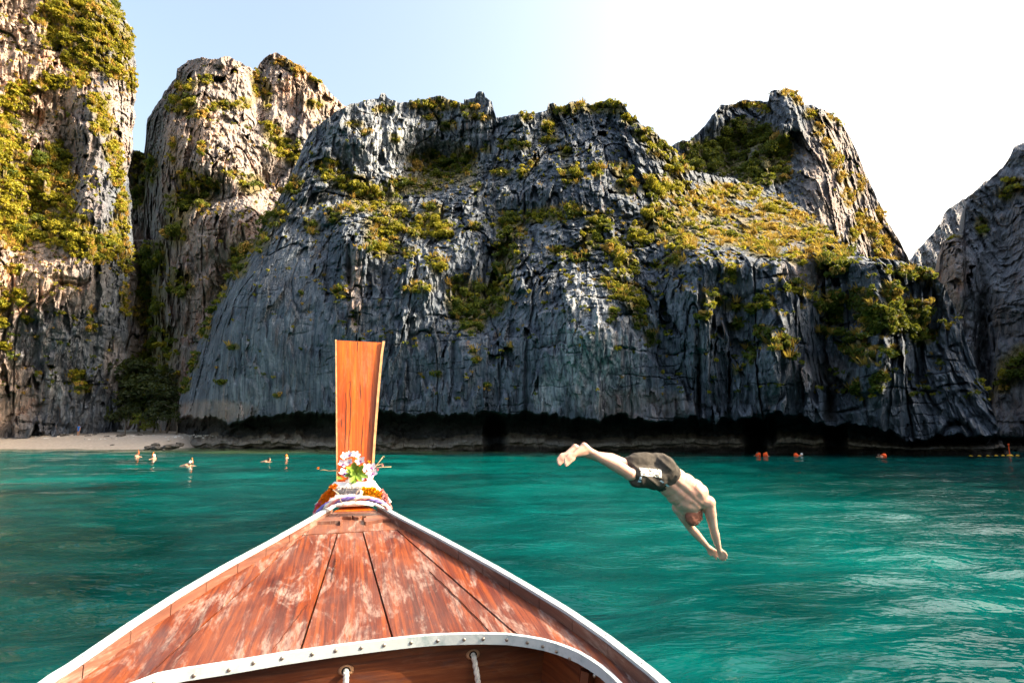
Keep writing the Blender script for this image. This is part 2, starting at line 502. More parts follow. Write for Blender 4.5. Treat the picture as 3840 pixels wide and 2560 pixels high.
Yc = k_ + 2.0 * t_ + 27 * sstep(.30 + .22 * sstep(2350, 2700, PX), 1.06, t_) * (sstep(800, 1500, PX) ** .5 * (.72 + .28 * sstep(1250, 1600, PX)))
hill = sstep(2420, 2750, PX)
Yc += hill * 18 * sstep(1000, 680, PY) + 13 * sstep(2350, 3150, PX) * sstep(985, 780, PY)
Yc += 9 * np.exp(-np.clip(PX - interp([(y, x) for x, y in C_SKY if x < 1200], PY), 0, 999) / 55.)      # the left edge turns away
Yc += 5 * sstep(3400, 3800, PX) * sstep(1650, 1250, PY)
Yc += gauss(PX, PY, [
    (1780, 1130, 120, 130, 6), (1860, 960, 60, 130, 4), (1620, 610, 200, 90, 9), (1480, 560, 90, 120, -3),
    (2230, 1180, 190, 260, -4.5), (2080, 720, 120, 120, -3.5), (1600, 1000, 120, 110, -3), (1350, 900, 90, 110, -3),
    (1000, 1250, 200, 250, -1.5), (2480, 1130, 70, 250, 2.5), (2600, 1250, 60, 250, -2.5), (2760, 1250, 90, 250, 2.5),
    (2900, 1300, 90, 200, -3), (3120, 1300, 80, 220, 3), (3300, 1250, 80, 260, -3), (3480, 1300, 50, 200, 2), (2280, 560, 120, 110, -3),
    (2620, 1430, 9, 140, 3.5), (2735, 1460, 8, 120, 3), (1310, 1000, 10, 90, 2), (1950, 800, 160, 60, 3), (1700, 1330, 12, 130, 1.2),
    (1250, 640, 80, 50, 3), (1420, 740, 110, 40, 3), (1880, 1560, 300, 60, 0)])
slabm = 1 - .66 * sstep(1330, 1150, PX) * sstep(760, 960, PY)                     # smooth slab at the left
lowm = 1 - .42 * sstep(1080, 1300, PY) * sstep(2560, 2300, PX)
C_mask = slabm * lowm * (1 - .35 * hill * sstep(1020, 880, PY))
lipx = np.linspace(600, 3900, 1200)
lip_py = interp([(600, 1570), (900, 1560), (1250, 1552), (1800, 1545), (2300, 1562), (2600, 1550), (2780, 1572), (3000, 1560), (3200, 1590), (3400, 1640), (3600, 1640), (3800, 1640)], lipx) \
    + 14 * fbm(lipx * .009, 0 * lipx, 0 * lipx, 5, 3, .6) * 1.5 + 6 * np.abs(fbm(lipx * .05, 0 * lipx, 0 * lipx, 6, 2)) * 1.5
def c_notch(PX, PY, P0, Y, Yd, det):
    lip = np.interp(PX, lipx, lip_py)
    below = sstep(-4, 8, PY - lip)                          # 1 under the lip
    hcut = np.clip((PY - lip) / np.maximum(1690 - lip, 20), 0, 1.3)
    nz = fbm(P0[..., 0] * .25, P0[..., 1] * 0, P0[..., 2] * .5, 91, 4)
    hcut = hcut + (.10 * fbm(P0[..., 0] * .11, 0 * nz, 0 * nz, 93, 2) + .06 * fbm(P0[..., 0] * .7, 0 * nz, P0[..., 2] * .8, 94, 3)) * (hcut > .25)
    prof = np.interp(hcut, [0, .10, .35, .60, .66, .72, .84, .88, 1.0, 1.3], [3.0, 4.6, 5.6, 5.0, 3.6, 2.6, 2.4, 3.0, 3.2, 3.2])
    prof = prof * (1 + .28 * nz) + .35 * fbm(P0[..., 0] * .9, P0[..., 1] * 0, P0[..., 2] * 1.6, 92, 4)
    holes = gauss(PX, PY, [(1855, 1640, 42, 95, 5.5), (2835, 1630, 36, 110, 8), (2900, 1620, 22, 60, 4), (3110, 1560, 26, 130, 7), (3150, 1640, 26, 60, 5), (720, 1600, 40, 30, 2), (1500, 1600, 60, 30, 1.5)])
    holes = holes * sstep(1.2, 2.4, holes + .9 * fbm(P0[..., 0] * .6, 0 * nz, P0[..., 2] * .6, 95, 3))
    Yn = Y + prof + np.clip(holes, 0, 9) * below
    out = Yd * (1 - below) + (Yn + det * .15) * below
    out = out + gauss(PX, PY, [(3110, 1500, 16, 60, 4)])
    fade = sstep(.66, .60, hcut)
    wet_dark = below * np.clip(sstep(.86, .93, hcut) + fade * .80, 0, 1)
    wet_dark = np.clip(wet_dark + np.clip(holes * .12, 0, 1), 0, 1) * (1 - .55 * sstep(2500, 2800, PX) * sstep(.62, .5, hcut) * (nz > -.2))  # also darker with the depth of the caves
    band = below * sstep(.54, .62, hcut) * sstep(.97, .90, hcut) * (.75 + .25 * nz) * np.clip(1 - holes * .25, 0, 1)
    return out, wet_dark, np.clip(band, 0, 1)

C_VEG = [  # px, py, rx, ry, kind, fullness
    (1085, 690, 50, 40, 'g'), (1010, 800, 60, 55, 'g'), (940, 890, 70, 60, 'g'), (875, 985, 55, 60, 'g'), (820, 1080, 35, 50, 'g'), (765, 1210, 30, 60, 'g'), (722, 1350, 25, 45, 'g'), (690, 1430, 25, 40, 'g'),
    (1225, 615, 50, 22, 'y'), (1240, 660, 60, 25, 'y'), (1320, 690, 80, 35, 'y'), (1400, 730, 95, 40, 'y'), (1360, 775, 90, 25, 'y'), (1480, 790, 60, 40, 'y'), (1440, 850, 85, 45, 'y'), (1435, 905, 70, 60, 'y'), (1250, 805, 28, 35, 'g'), (1170, 850, 30, 30, 'g'),
    (1600, 820, 50, 30, 'y'), (1640, 860, 70, 45, 'y'), (1570, 870, 50, 30, 'y'), (1625, 780, 40, 25, 'g'), (1570, 1080, 62, 22, 'y'), (1535, 945, 40, 20, 'y'), (1640, 985, 35, 35, 'y'), (1500, 1010, 25, 12, 'd'),
    (1660, 640, 130, 55, 'g'), (1560, 690, 110, 40, 'g'), (1550, 595, 30, 20, 'g'), (1610, 590, 30, 30, 'g'), (1740, 590, 50, 40, 'g'),
    (1440, 412, 40, 16, 'y'), (1330, 465, 36, 16, 'y'), (1370, 495, 22, 14, 'y'), (1560, 395, 36, 16, 'y'), (1650, 393, 75, 24, 'y'), (1620, 440, 40, 14, 'y'), (1760, 410, 40, 24, 'y'), (1800, 440, 50, 12, 'y'), (1680, 470, 36, 22, 'g'), (1480, 520, 22, 20, 'y'),
    (1975, 435, 22, 22, 'y'), (2060, 470, 35, 30, 'y'), (2120, 410, 60, 26, 'y'), (2220, 400, 70, 26, 'y'), (2300, 405, 50, 30, 'y'), (2365, 440, 40, 30, 'y'), (2420, 500, 45, 35, 'y'), (2480, 560, 55, 40, 'y'), (2540, 620, 50, 40, 'y'),
    (1925, 545, 60, 22, 'g'), (2060, 522, 40, 16, 'y'), (1825, 560, 22, 16, 'g'), (1880, 645, 42, 18, 'y'), (1960, 650, 26, 24, 'y'), (2000, 610, 24, 16, 'y'), (2140, 650, 45, 40, 'y'), (2120, 570, 26, 26, 'y'), (1785, 700, 24, 18, 'g'), (2240, 640, 26, 30, 'y'), (2330, 640, 40, 35, 'y'), (2350, 700, 45, 35, 'y'),
    (1915, 850, 62, 52, 'g'), (2000, 810, 50, 30, 'y'), (2070, 800, 55, 30, 'y'), (2160, 790, 50, 30, 'y'), (1780, 845, 26, 20, 'y'), (1900, 950, 48, 60, 'g'), (1880, 1030, 40, 55, 'g'), (2215, 890, 36, 50, 'g'), (2250, 830, 50, 40, 'y'),
    (1760, 1130, 90, 75, 'g'), (1830, 1120, 80, 70, 'g'), (1770, 1210, 55, 40, 'g'), (1730, 1070, 50, 35, 'g'), (1870, 1080, 50, 35, 'y'),
    (2110, 940, 50, 20, 'd'), (2170, 960, 36, 22, 'd'), (2310, 930, 50, 45, 'y'), (2350, 990, 45, 45, 'y'), (2400, 880, 55, 45, 'y'), (2290, 1050, 55, 32, 'y'), (2340, 1090, 60, 40, 'y'), (2385, 1140, 40, 40, 'y'), (2300, 1170, 20, 28, 'g'), (2400, 1200, 28, 26, 'g'), (2440, 1265, 26, 36, 'g'),
    (2460, 700, 60, 45, 'y'), (2520, 700, 60, 45, 'y'), (2460, 800, 55, 45, 'y'), (2550, 820, 70, 55, 'y'), (2600, 760, 70, 35, 'd'), (2680, 790, 60, 30, 'd'), (2690, 720, 80, 35, 'y'), (2780, 720, 80, 32, 'y'), (2660, 860, 70, 40, 'g'), (2760, 800, 80, 30, 'd'), (2850, 850, 80, 34, 'd'), (2560, 900, 60, 45, 'y'), (2490, 880, 45, 35, 'y'),
    (2760, 890, 80, 45, 'g'), (2860, 930, 70, 35, 'y'), (2900, 780, 70, 40, 'y'), (2980, 820, 60, 40, 'd'), (3040, 860, 55, 40, 'y'), (2960, 880, 60, 34, 'd'), (3060, 930, 60, 40, 'd'), (3100, 900, 40, 40, 'y'), (2990, 960, 40, 30, 'd'), (3120, 980, 60, 50, 'g'), (3160, 950, 40, 20, 'y'),
    (2465, 1000, 22, 18, 'y'), (2530, 975, 34, 30, 'y'), (2440, 1070, 16, 10, 'y'), (2670, 1110, 36, 36, 'g'), (2690, 1130, 30, 20, 'y'), (2750, 1150, 36, 20, 'y'), (2810, 1150, 30, 18, 'y'), (2652, 1180, 20, 24, 'y'), (2740, 1030, 28, 30, 'g'), (2760, 1220, 26, 22, 'g'),
    (2870, 1130, 34, 24, 'g'), (2990, 1075, 36, 22, 'y'), (3020, 1100, 26, 20, 'g'), (3110, 1130, 50, 45, 'g'), (3130, 1180, 40, 40, 'g'), (3230, 1130, 45, 50, 'g'), (3260, 1200, 40, 50, 'g'), (3340, 1180, 50, 60, 'g'), (3420, 1190, 60, 60, 'g'), (3460, 1260, 50, 35, 'g'), (3400, 1020, 60, 24, 'g'), (3470, 1030, 50, 24, 'g'), (3340, 1090, 40, 26, 'g'),
    (2920, 1285, 55, 28, 'g'), (2870, 1240, 36, 26, 'g'), (2960, 1330, 14, 12, 'y'), (2815, 1330, 16, 40, 'g'), (2760, 1390, 14, 14, 'g'), (3210, 1290, 40, 50, 'g'), (3250, 1330, 40, 40, 'g'), (3290, 1430, 26, 36, 'g'), (3210, 1450, 26, 30, 'g'), (3100, 1240, 36, 18, 'g'), (3350, 1320, 30, 26, 'g'),
    (1775, 1320, 12, 16, 'g'), (1790, 1345, 12, 14, 'g'), (1910, 1305, 18, 16, 'g'), (1645, 1400, 12, 14, 'g'), (1828, 1445, 9, 18, 'y'), (880, 1300, 20, 12, 'g'), (835, 1430, 18, 10, 'g'), (1130, 1100, 9, 16, 'g'), (1270, 1090, 22, 30, 'd'), (1040, 1480, 10, 14, 'g')]
cveg = blob(PX, PY, C_VEG)
cpale = .9 * blob(PX, PY, [(2230, 1330, 150, 200), (2180, 1130, 70, 120, .8), (2060, 1480, 60, 70, .9), (2300, 1450, 130, 90, .7), (2400, 1230, 60, 120, .6), (2640, 1220, 30, 170, .6), (1600, 1020, 60, 90, .5), (1480, 560, 110, 120, .6), (900, 1480, 120, 60, .25)])
cpale = np.clip(cpale + .35 * sstep(900, 500, PY) * sstep(2400, 1500, PX), 0, 1)
cwarm = .55 * blob(PX, PY, [(800, 1540, 150, 40), (1330, 1080, 30, 150, .9), (2400, 1520, 200, 60, .5), (3020, 1020, 90, 60, .7), (3080, 1400, 120, 60, .35), (2950, 860, 250, 60, .6)])
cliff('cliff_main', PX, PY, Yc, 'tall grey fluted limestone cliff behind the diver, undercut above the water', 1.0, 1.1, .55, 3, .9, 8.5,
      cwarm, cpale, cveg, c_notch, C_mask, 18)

# ---- left cliff (sunlit, its right edge a silhouette) -----------------------------------
A_EDGE = [(-500, 380), (-250, 400), (0, 430), (60, 462), (110, 490), (200, 506), (300, 512), (420, 508), (520, 498), (600, 492), (700, 486), (800, 496), (900, 502), (1000, 490), (1150, 482), (1300, 478), (1450, 470), (1560, 452), (1640, 430)]
nr, nc = 460, 240
py = np.linspace(1640, -480, nr)
edge = interp(A_EDGE, py) + 6 * fbm(py * .02, 0 * py, 0 * py, 77, 4) * 1.4
a_ = np.linspace(0, 1, nc)
PXa = -620 + (edge[:, None] + 620) * (a_[None] ** .8)
PYa = np.repeat(py[:, None], nc, 1)
ta = (1640 - PYa) / 1640
Ya = interp([(-620, 70), (0, 80), (250, 85.5), (520, 91)], PXa) + 10 * ta * sstep(.25, 1.1, ta)
Ya += 7 * np.exp(-(edge[:, None] - PXa) / 38.)
Ya += gauss(PXa, PYa, [(90, 780, 230, 260, 4.0), (330, 780, 80, 200, -3.5), (250, 600, 60, 130, 4), (330, 420, 70, 120, -2.5), (120, 450, 130, 60, 2.5), (200, 1050, 160, 120, -3), (430, 1200, 60, 200, 1.5), (360, 1100, 12, 200, 2)])
A_VEG = [(60, 700, 110, 90, 'y'), (150, 780, 130, 100, 'y'), (60, 850, 100, 80, 'y'), (230, 860, 100, 70, 'y'), (300, 910, 60, 50, 'y'), (30, 560, 70, 50, 'y'), (20, 480, 60, 50, 'y'), (200, 600, 70, 60, 'g'), (240, 680, 50, 40, 'g'), (140, 640, 60, 50, 'g'),
         (270, 40, 120, 60, 'y'), (350, 130, 90, 70, 'y'), (420, 60, 50, 50, 'y'), (460, 160, 40, 60, 'y'), (220, 140, 70, 50, 'y'), (300, 220, 70, 50, 'y'), (180, 60, 50, 40, 'd'), (400, 30, 60, 40, 'd'), (430, 260, 50, 40, 'y'), (200, 310, 60, 30, 'y'), (80, 340, 60, 30, 'd'), (50, 380, 60, 30, 'y'),
         (370, 390, 40, 40, 'y'), (390, 470, 40, 40, 'y'), (420, 560, 36, 50, 'y'), (440, 650, 30, 50, 'y'), (460, 760, 26, 50, 'y'), (450, 840, 36, 40, 'y'), (300, 300, 40, 30, 'y'), (490, 300, 20, 50, 'y'),
         (420, 900, 60, 45, 'g'), (370, 950, 50, 40, 'g'), (470, 960, 30, 60, 'g'), (330, 890, 40, 40, 'y'), (60, 1010, 40, 20, 'd'), (75, 1110, 26, 30, 'y'), (10, 1130, 26, 40, 'y'), (5, 1200, 22, 30, 'y'), (15, 1300, 26, 12, 'y'),
         (290, 1420, 36, 26, 'g'), (310, 1460, 36, 16, 'g'), (100, 1200, 20, 14, 'g'), (345, 1230, 16, 16, 'g'), (470, 1120, 18, 60, 'g'), (340, 1190, 12, 40, 'g')]
aveg = blob(PXa, PYa, A_VEG)
awarm = np.clip((.85 - .95 * sstep(120, 520, PXa)) * (1 - .9 * sstep(1020, 1250, PYa) * sstep(-80, 120, PXa)) + blob(PXa, PYa, [(60, 1040, 190, 130, .9), (120, 260, 220, 170, .85), (40, 1480, 120, 120, .4), (430, 1380, 40, 110, .35), (460, 420, 60, 240, .5)]), 0, 1)  # greyer rock at lower right, tan cut further to deepen the cast shadow
apale = blob(PXa, PYa, [(210, 1440, 40, 60, .6), (430, 1350, 40, 90, .5), (40, 150, 80, 80, .4), (470, 420, 40, 200, .5)])
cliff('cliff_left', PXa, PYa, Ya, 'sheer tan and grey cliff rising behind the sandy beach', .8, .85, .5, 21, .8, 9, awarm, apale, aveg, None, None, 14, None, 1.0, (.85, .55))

# ---- massif behind, between the left cliff and the main one -------------------------------
B_SKY = [(440, 640), (480, 600), (498, 560), (512, 572), (540, 575), (546, 520), (552, 450), (570, 420), (620, 345), (660, 300), (662, 265), (700, 232), (752, 212), (800, 220), (850, 212), (900, 232), (945, 258), (960, 275), (975, 240), (1000, 218), (1035, 207), (1090, 224), (1150, 262), (1200, 300), (1240, 345), (1290, 392), (1400, 420), (1480, 470)]
PXb, PYb, btop = sky_grid(440, 1480, 360, 330, B_SKY, 1660, 1.0, 6, 5)
tb = np.clip((1640 - PYb) / 1420, 0, 1)
Yb = interp([(440, 114), (540, 108), (640, 100), (760, 99), (900, 104), (1100, 112), (1300, 121), (1480, 127)], PXb) + 14 * sstep(.45, 1.1, tb)
Yb += gauss(PXb, PYb, [(930, 870, 110, 190, -9), (560, 1200, 60, 400, 10), (650, 1200, 40, 300, 3), (800, 560, 130, 220, -4), (790, 730, 120, 60, 4), (1130, 300, 120, 110, -3), (970, 330, 30, 160, 4), (840, 1200, 60, 160, 5), (1010, 680, 40, 60, 4)])
Yb += 10 * np.exp(-np.clip(PXb - interp([(y, x) for x, y in B_SKY[4:12]], PYb), 0, 999) / 40.) * (PYb < 900)
B_VEG = [(700, 320, 45, 30, 'y'), (680, 390, 60, 40, 'y'), (730, 420, 60, 24, 'd'), (830, 395, 60, 20, 'y'), (910, 390, 40, 22, 'y'), (770, 300, 30, 20, 'y'), (1080, 232, 60, 16, 'd'), (1130, 262, 50, 18, 'd'), (1190, 300, 40, 18, 'y'), (960, 320, 20, 60, 'd'), (1000, 360, 20, 60, 'y'),
         (1020, 490, 40, 40, 'y'), (1060, 550, 60, 40, 'y'), (1100, 590, 60, 30, 'y'), (1180, 390, 40, 20, 'y'), (690, 650, 40, 26, 'y'), (730, 680, 55, 30, 'y'), (790, 690, 40, 30, 'g'), (680, 760, 60, 50, 'g'), (660, 850, 50, 70, 'g'), (750, 740, 50, 40, 'g'), (870, 650, 30, 14, 'y'), (940, 690, 50, 40, 'g'),
         (560, 640, 40, 60, 'g'), (520, 600, 30, 30, 'g'), (520, 720, 30, 70, 'g'), (560, 1000, 50, 90, 'g'), (560, 1150, 60, 100, 'g'), (600, 1300, 70, 90, 'g'), (540, 1400, 60, 90, 'g'), (620, 1430, 60, 60, 'g'), (680, 1060, 50, 60, 'g'), (650, 540, 16, 30, 'y'), (600, 960, 30, 60, 'g'), (880, 960, 20, 40, 'y'), (760, 560, 18, 30, 'y'), (650, 600, 14, 20, 'd')]
bveg = blob(PXb, PYb, B_VEG)
bwarm = np.clip(.55 + blob(PXb, PYb, [(1200, 330, 130, 90, .5), (920, 950, 80, 120, .6), (760, 480, 60, 80, .35)]) - .3 * sstep(1000, 1150, PXb) * sstep(420, 520, PYb), 0, 1)
bpale = blob(PXb, PYb, [(1180, 340, 110, 60, .7), (900, 560, 260, 320, .25)])
cliff('cliff_back', PXb, PYb, Yb, 'rounded rocky massif with twin tops behind the main cliff', .9, .9, .3, 41, .9, 9.5, bwarm, bpale, bveg, None, None, 24, None, 1.25)

# ---- peak at the right ---------------------------------------------------------------------
D_SKY = [(2380, 600), (2480, 575), (2540, 540), (2590, 530), (2620, 498), (2660, 450), (2700, 395), (2740, 385), (2790, 378), (2840, 385), (2880, 385), (2888, 352), (2905, 342), (2955, 336), (2985, 340), (3005, 360), (3018, 398), (3080, 410), (3118, 432), (3160, 470), (3190, 520), (3230, 610), (3275, 720), (3330, 835), (3388, 930), (3415, 985), (3425, 1060), (3460, 1120), (3500, 1180)]
PXd, PYd, dtop = sky_grid(2380, 3500, 330, 210, D_SKY, 1180, 1.0, 6, 9)
td = np.clip((1100 - PYd) / 760, 0, 1)
Yd_ = 116 + 22 * td + gauss(PXd, PYd, [(2700, 560, 170, 130, 9), (2960, 420, 70, 110, -5), (3080, 700, 90, 300, -5), (2760, 400, 90, 40, 5)])
Yd_ += 14 * sstep(3010, 3420, PXd)
D_VEG = [(2700, 560, 90, 45, 'g'), (2640, 600, 80, 50, 'g'), (2780, 520, 90, 50, 'g'), (2860, 520, 80, 50, 'g'), (2760, 610, 110, 50, 'g'), (2880, 600, 80, 60, 'g'), (2840, 660, 70, 40, 'g'), (2600, 545, 60, 20, 'g'), (2920, 650, 50, 40, 'g'), (2930, 560, 50, 60, 'g'), (2790, 465, 60, 20, 'g'),
         (2800, 395, 60, 12, 'y'), (2865, 410, 26, 20, 'y'), (2955, 350, 40, 14, 'd'), (2990, 380, 20, 20, 'd'), (3040, 430, 26, 20, 'y'), (3070, 480, 22, 36, 'd'), (3100, 540, 20, 36, 'd'), (3130, 600, 24, 40, 'd'), (3160, 660, 24, 30, 'd'), (3130, 440, 36, 16, 'y'), (3180, 740, 24, 40, 'd'), (3230, 700, 16, 40, 'd'), (3230, 820, 26, 40, 'y'), (3270, 860, 30, 40, 'd'), (3310, 930, 30, 40, 'd'), (3200, 880, 20, 30, 'y'), (3350, 1000, 26, 30, 'y'), (3300, 800, 14, 40, 'd')]
dveg = blob(PXd, PYd, D_VEG)
dwarm = blob(PXd, PYd, [(3150, 650, 140, 260, .45), (3300, 900, 90, 160, .5)])
cliff('cliff_peak', PXd, PYd, Yd_, 'pointed rocky peak with a green hollow on its left slope', 1.0, .55, .15, 61, .8, 10, dwarm, None, dveg, None, None, 26, None, 1.4)

# ---- cliff at the right edge of the bay and the pale one far behind ------------------------
E_SKY = [(3470, 1130), (3520, 1000), (3536, 905), (3560, 885), (3612, 872), (3622, 760), (3640, 735), (3700, 680), (3730, 655), (3790, 590), (3800, 562), (3840, 540), (3950, 470), (4100, 410), (4300, 360), (4600, 340), (4900, 330)]
PXe, PYe, etop = sky_grid(3470, 4900, 300, 230, E_SKY, 1720, 1.0, 8, 13)
te = np.clip((1690 - PYe) / 1200, 0, 1)
Ye = interp([(3470, 76), (3600, 70), (3840, 63), (4200, 54), (4900, 40)], PXe) + 8 * sstep(.4, 1.1, te)
Ye += gauss(PXe, PYe, [(3690, 1350, 30, 250, 6), (3580, 1000, 60, 170, -1.8), (3760, 900, 60, 200, 2)])
E_VEG = [(3790, 1390, 50, 60, 'g'), (3830, 1340, 40, 50, 'g'), (3760, 1450, 36, 30, 'g'), (3700, 1480, 30, 20, 'g'), (3770, 730, 36, 30, 'g'), (3800, 690, 40, 30, 'g'), (3575, 885, 36, 8, 'y'), (3680, 850, 26, 40, 'g')]
eveg = blob(PXe, PYe, E_VEG)
def e_notch(PX, PY, P0, Y, Yd, det):
    below = sstep(1636, 1650, PY)
    nz = fbm(P0[..., 0] * .25, P0[..., 1] * 0, P0[..., 2] * .5, 96, 3)
    return Yd + below * (2.5 + 1.2 * nz), below * (PY < 1672) * .8 + 1.0 * (PY > 1690), below * (PY >= 1672) * (PY <= 1690) * .6
ewarm = np.clip(.25 - .2 * te, 0, 1) + blob(PXe, PYe, [(3560, 1000, 70, 130, .35)])
cliff('cliff_right', PXe, PYe, Ye, 'shaded dark cliff closing the bay beside the open water', .8, .6, .3, 81, .9, 9, ewarm, None, eveg, e_notch, None, 20)
F_SKY = [(3330, 1080), (3400, 1000), (3440, 940), (3500, 880), (3530, 830), (3545, 795), (3600, 750), (3640, 725), (3760, 640), (3900, 600)]
PXf, PYf, ftop = sky_grid(3330, 3900, 120, 90, F_SKY, 1300, 1.0, 5, 17)
cliff('cliff_far', PXf, PYf, 205 + 20 * np.clip((1200 - PYf) / 600, 0, 1), 'far cliff with haze painted in pale, seen through the gap', .9, .5, .2, 101, .8, 10, .25 + 0 * PXf, .75 + 0 * PXf, 0 * PXf, None, None, 30, None, 2.0)  # even pale colour stands in for distance haze

# ---- unseen cliff wall added along the bay to shade water and block glare
def shading_wall():
    nr, nc = 70, 260
    yv = np.linspace(47, -60, nc); w = np.linspace(0, 1, nr)[:, None]
    top = interp([(-60, 30), (-30, 34), (-5, 31), (15, 33), (32, 35), (47, 38)], yv) + 2.0 * fbm(yv * .15, 0 * yv, 0 * yv, 7, 3)
    Zs = -1.2 + (top + 1.2)[None] * w; Ys = np.repeat(yv[None], nr, 0)
    Xs = interp([(-60, 66), (-20, 63), (20, 60), (47, 58)], Ys) + 5 * w ** 2
    det = rock_detail(np.stack([Ys, Xs, Zs], -1), .9, .7, .3, 131, .9, 8.0)
    Xs = Xs + det + 2.5 * sstep(3.6, 3.0, Zs)
    rows = [np.stack([Xs, Ys, Zs], -1)]
    for k in range(1, 6):
        q = rows[0][-1].copy(); q[:, 0] += 22 * (k / 5) ** 1.5; q[:, 2] += 5 * (k / 5) + .6 * vn(q[:, 0] * .3, q[:, 1] * .3, 0 * q[:, 0], k); rows.append(q[None])
    V = np.concatenate(rows, 0); z0 = np.zeros(V.shape[0] * V.shape[1]); vg = (np.arange(V.shape[0]) > nr - 6).astype(float)[:, None] * np.ones((1, nc))
    me = mesh_np('cliff_side_added', V, grid_faces(V.shape[0], nc), M['rock'], False, dict(warm=z0, pale=z0, veg=vg.ravel(), wet_dark=(V[..., 2] < .8).ravel(), band=z0))
    link('cliff_side_added', me, kind='structure', label='unseen grey cliff added along the bay to shade the water', cat='cliff')
shading_wall()
# ------------------------------------------------------------------ beach
def beach():
    nx, ny = 200, 90
    x = np.linspace(-92, -33, nx); y = np.linspace(62, 104, ny)
    X, Yg = np.meshgrid(x, y)
    shore = interp([(-92, 75), (-68, 76.5), (-50, 74), (-42, 71), (-36, 71), (-33, 73)], X) + .8 * fbm(X * .1, 0 * X, 0 * X, 3, 3)
    d = Yg - shore
    Z = np.where(d > 0, .05 + 1.5 * (1 - np.exp(-d / 5.0)) + .04 * np.clip(d, 0, 40), d * .16)
    Z = Z - 2.6 * sstep(-47, -41, X)
    Z += .06 * fbm(X * .5, Yg * .5, 0 * X, 9, 3)
    me = mesh_np('beach', np.stack([X, Yg, Z], -1), grid_faces(ny, nx), M['sand'], True)
    return link('beach', me, kind='structure', label='strip of pale sand at the foot of the left cliff', cat='beach')
beach()
def beach_z(X, Yg):
    shore = np.interp(X, [-92, -68, -50, -42, -36, -33], [75, 76.5, 74, 71, 71, 73]); d = Yg - shore
    return .05 + 1.5 * (1 - math.exp(-d / 5.0)) + .04 * d if d > 0 else d * .16

# ------------------------------------------------------------------ water
def mat_water():
    t = NT('sea_water'); c = t.coord()
    big = t.noise(t.mapping(c, (.09, .13, 1), loc=(2, 5, 0)), 1, 4, .55, .4)
    mid = t.noise(t.mapping(c, (.42, .85, 1), rot=(0, 0, .25)), 1, 5, .6, .6)
    f = t.math('ADD', t.math('MULTIPLY', big, .6), t.math('MULTIPLY', mid, .4))
    col = t.ramp(f, [(.38, (.0, .008, .009)), (.47, (.0, .026, .0275)), (.56, (.0, .054, .054)), (.69, (.0, .115, .105))])
    # shallows over sand and reef along the shore
    sh = t.attr('shallow')
    col = t.mix(t.ramp(sh, [(0, 0.0), (.6, .75), (1, 1.0)]), col, t.mix(mid, (.03, .09, .045), (.075, .08, .026)))
    col = t.mix(t.math('MULTIPLY', t.attr('lagoon'), .55), col, (.0, .115, .104))
    col = t.mix(t.attr('deep'), col, t.mix(mid, (.0, .008, .009), (.0, .040, .036)))  # darker colour, on the right painting in shade and reflection of the cliffs
    w1 = t.noise(t.mapping(c, (.9, 2.1, 1), rot=(0, 0, .22)), 1.5, 3, .6, .5)
    w2 = t.noise(t.mapping(c, (3.0, 6.5, 1), rot=(0, 0, -.15)), 1.8, 2, .55, .3)
    b = t.bump(w2, .6, .019, t.bump(w1, .6, .078))
    return t.done(t.bsdf(col, .04, b, .24, IOR=1.33))
M['water'] = mat_water()
def water():
    def axis(lo, hi, c0, d0, g):
        out = [c0]; d = d0
        while out[-1] < hi: out.append(out[-1] + d); d *= g
        neg = [c0]; d = d0
        while neg[-1] > lo: neg.append(neg[-1] - d); d *= g
        return np.array(neg[:0:-1] + out)
    x = axis(-260, 260, 1.0, .055, 1.0115)
    y = axis(-120, 320, 4.0, .05, 1.0125)
    X, Yg = np.meshgrid(x, y)
    th = .2
    u = X * math.cos(th) + Yg * math.sin(th); v = -X * math.sin(th) + Yg * math.cos(th)
    r = np.hypot(X, Yg)
    Z = .066 * fbm(u * .22, v * .5, 0 * u, 1, 2) * 1.2 + .050 * fbm(u * .65 + 3, v * 1.5, 0 * u + .5, 5, 2) * sstep(70, 15, r) + .014 * fbm(u * 1.9, v * 4.2, 0 * u, 7, 2) * sstep(25, 5, r)
    sx = np.interp(X, [-92, -68, -50, -42, -36, -20, 0, 45], [75, 76.5, 74, 71, 71, 66, 62, 53])
    d = sx - Yg
    nz = fbm(X * .12, Yg * .2, 0 * X, 13, 3)
    shallow = sstep(13, 1, d + 4 * nz) * sstep(30, -10, X)
    lag = np.clip(sstep(60, 30, d) * sstep(6, 16, d) * (.7 + .5 * nz) * sstep(48, 26, X), 0, 1) + .75 * np.exp(-((X - 9) / 7) ** 2 - ((Yg - 14) / 11) ** 2)
    me = mesh_np('water', np.stack([X, Yg, Z], -1), grid_faces(len(y), len(x)), M['water'], True, dict(deep=np.clip(.9 * sstep(3.5, 12, X + 2 * nz) * sstep(46, 20, Yg) + .6 * sstep(-2.5, -7, X + 1.5 * nz) * sstep(24, 8, Yg), 0, .9).ravel(), shallow=shallow.ravel(), lagoon=np.clip(lag, 0, 1).ravel()))  # darkening of the right side paints cliff shade into the water
    link('water', me, kind='structure', label='clear turquoise green sea with small ripples', cat='sea')
    print('water', X.shape)
water()

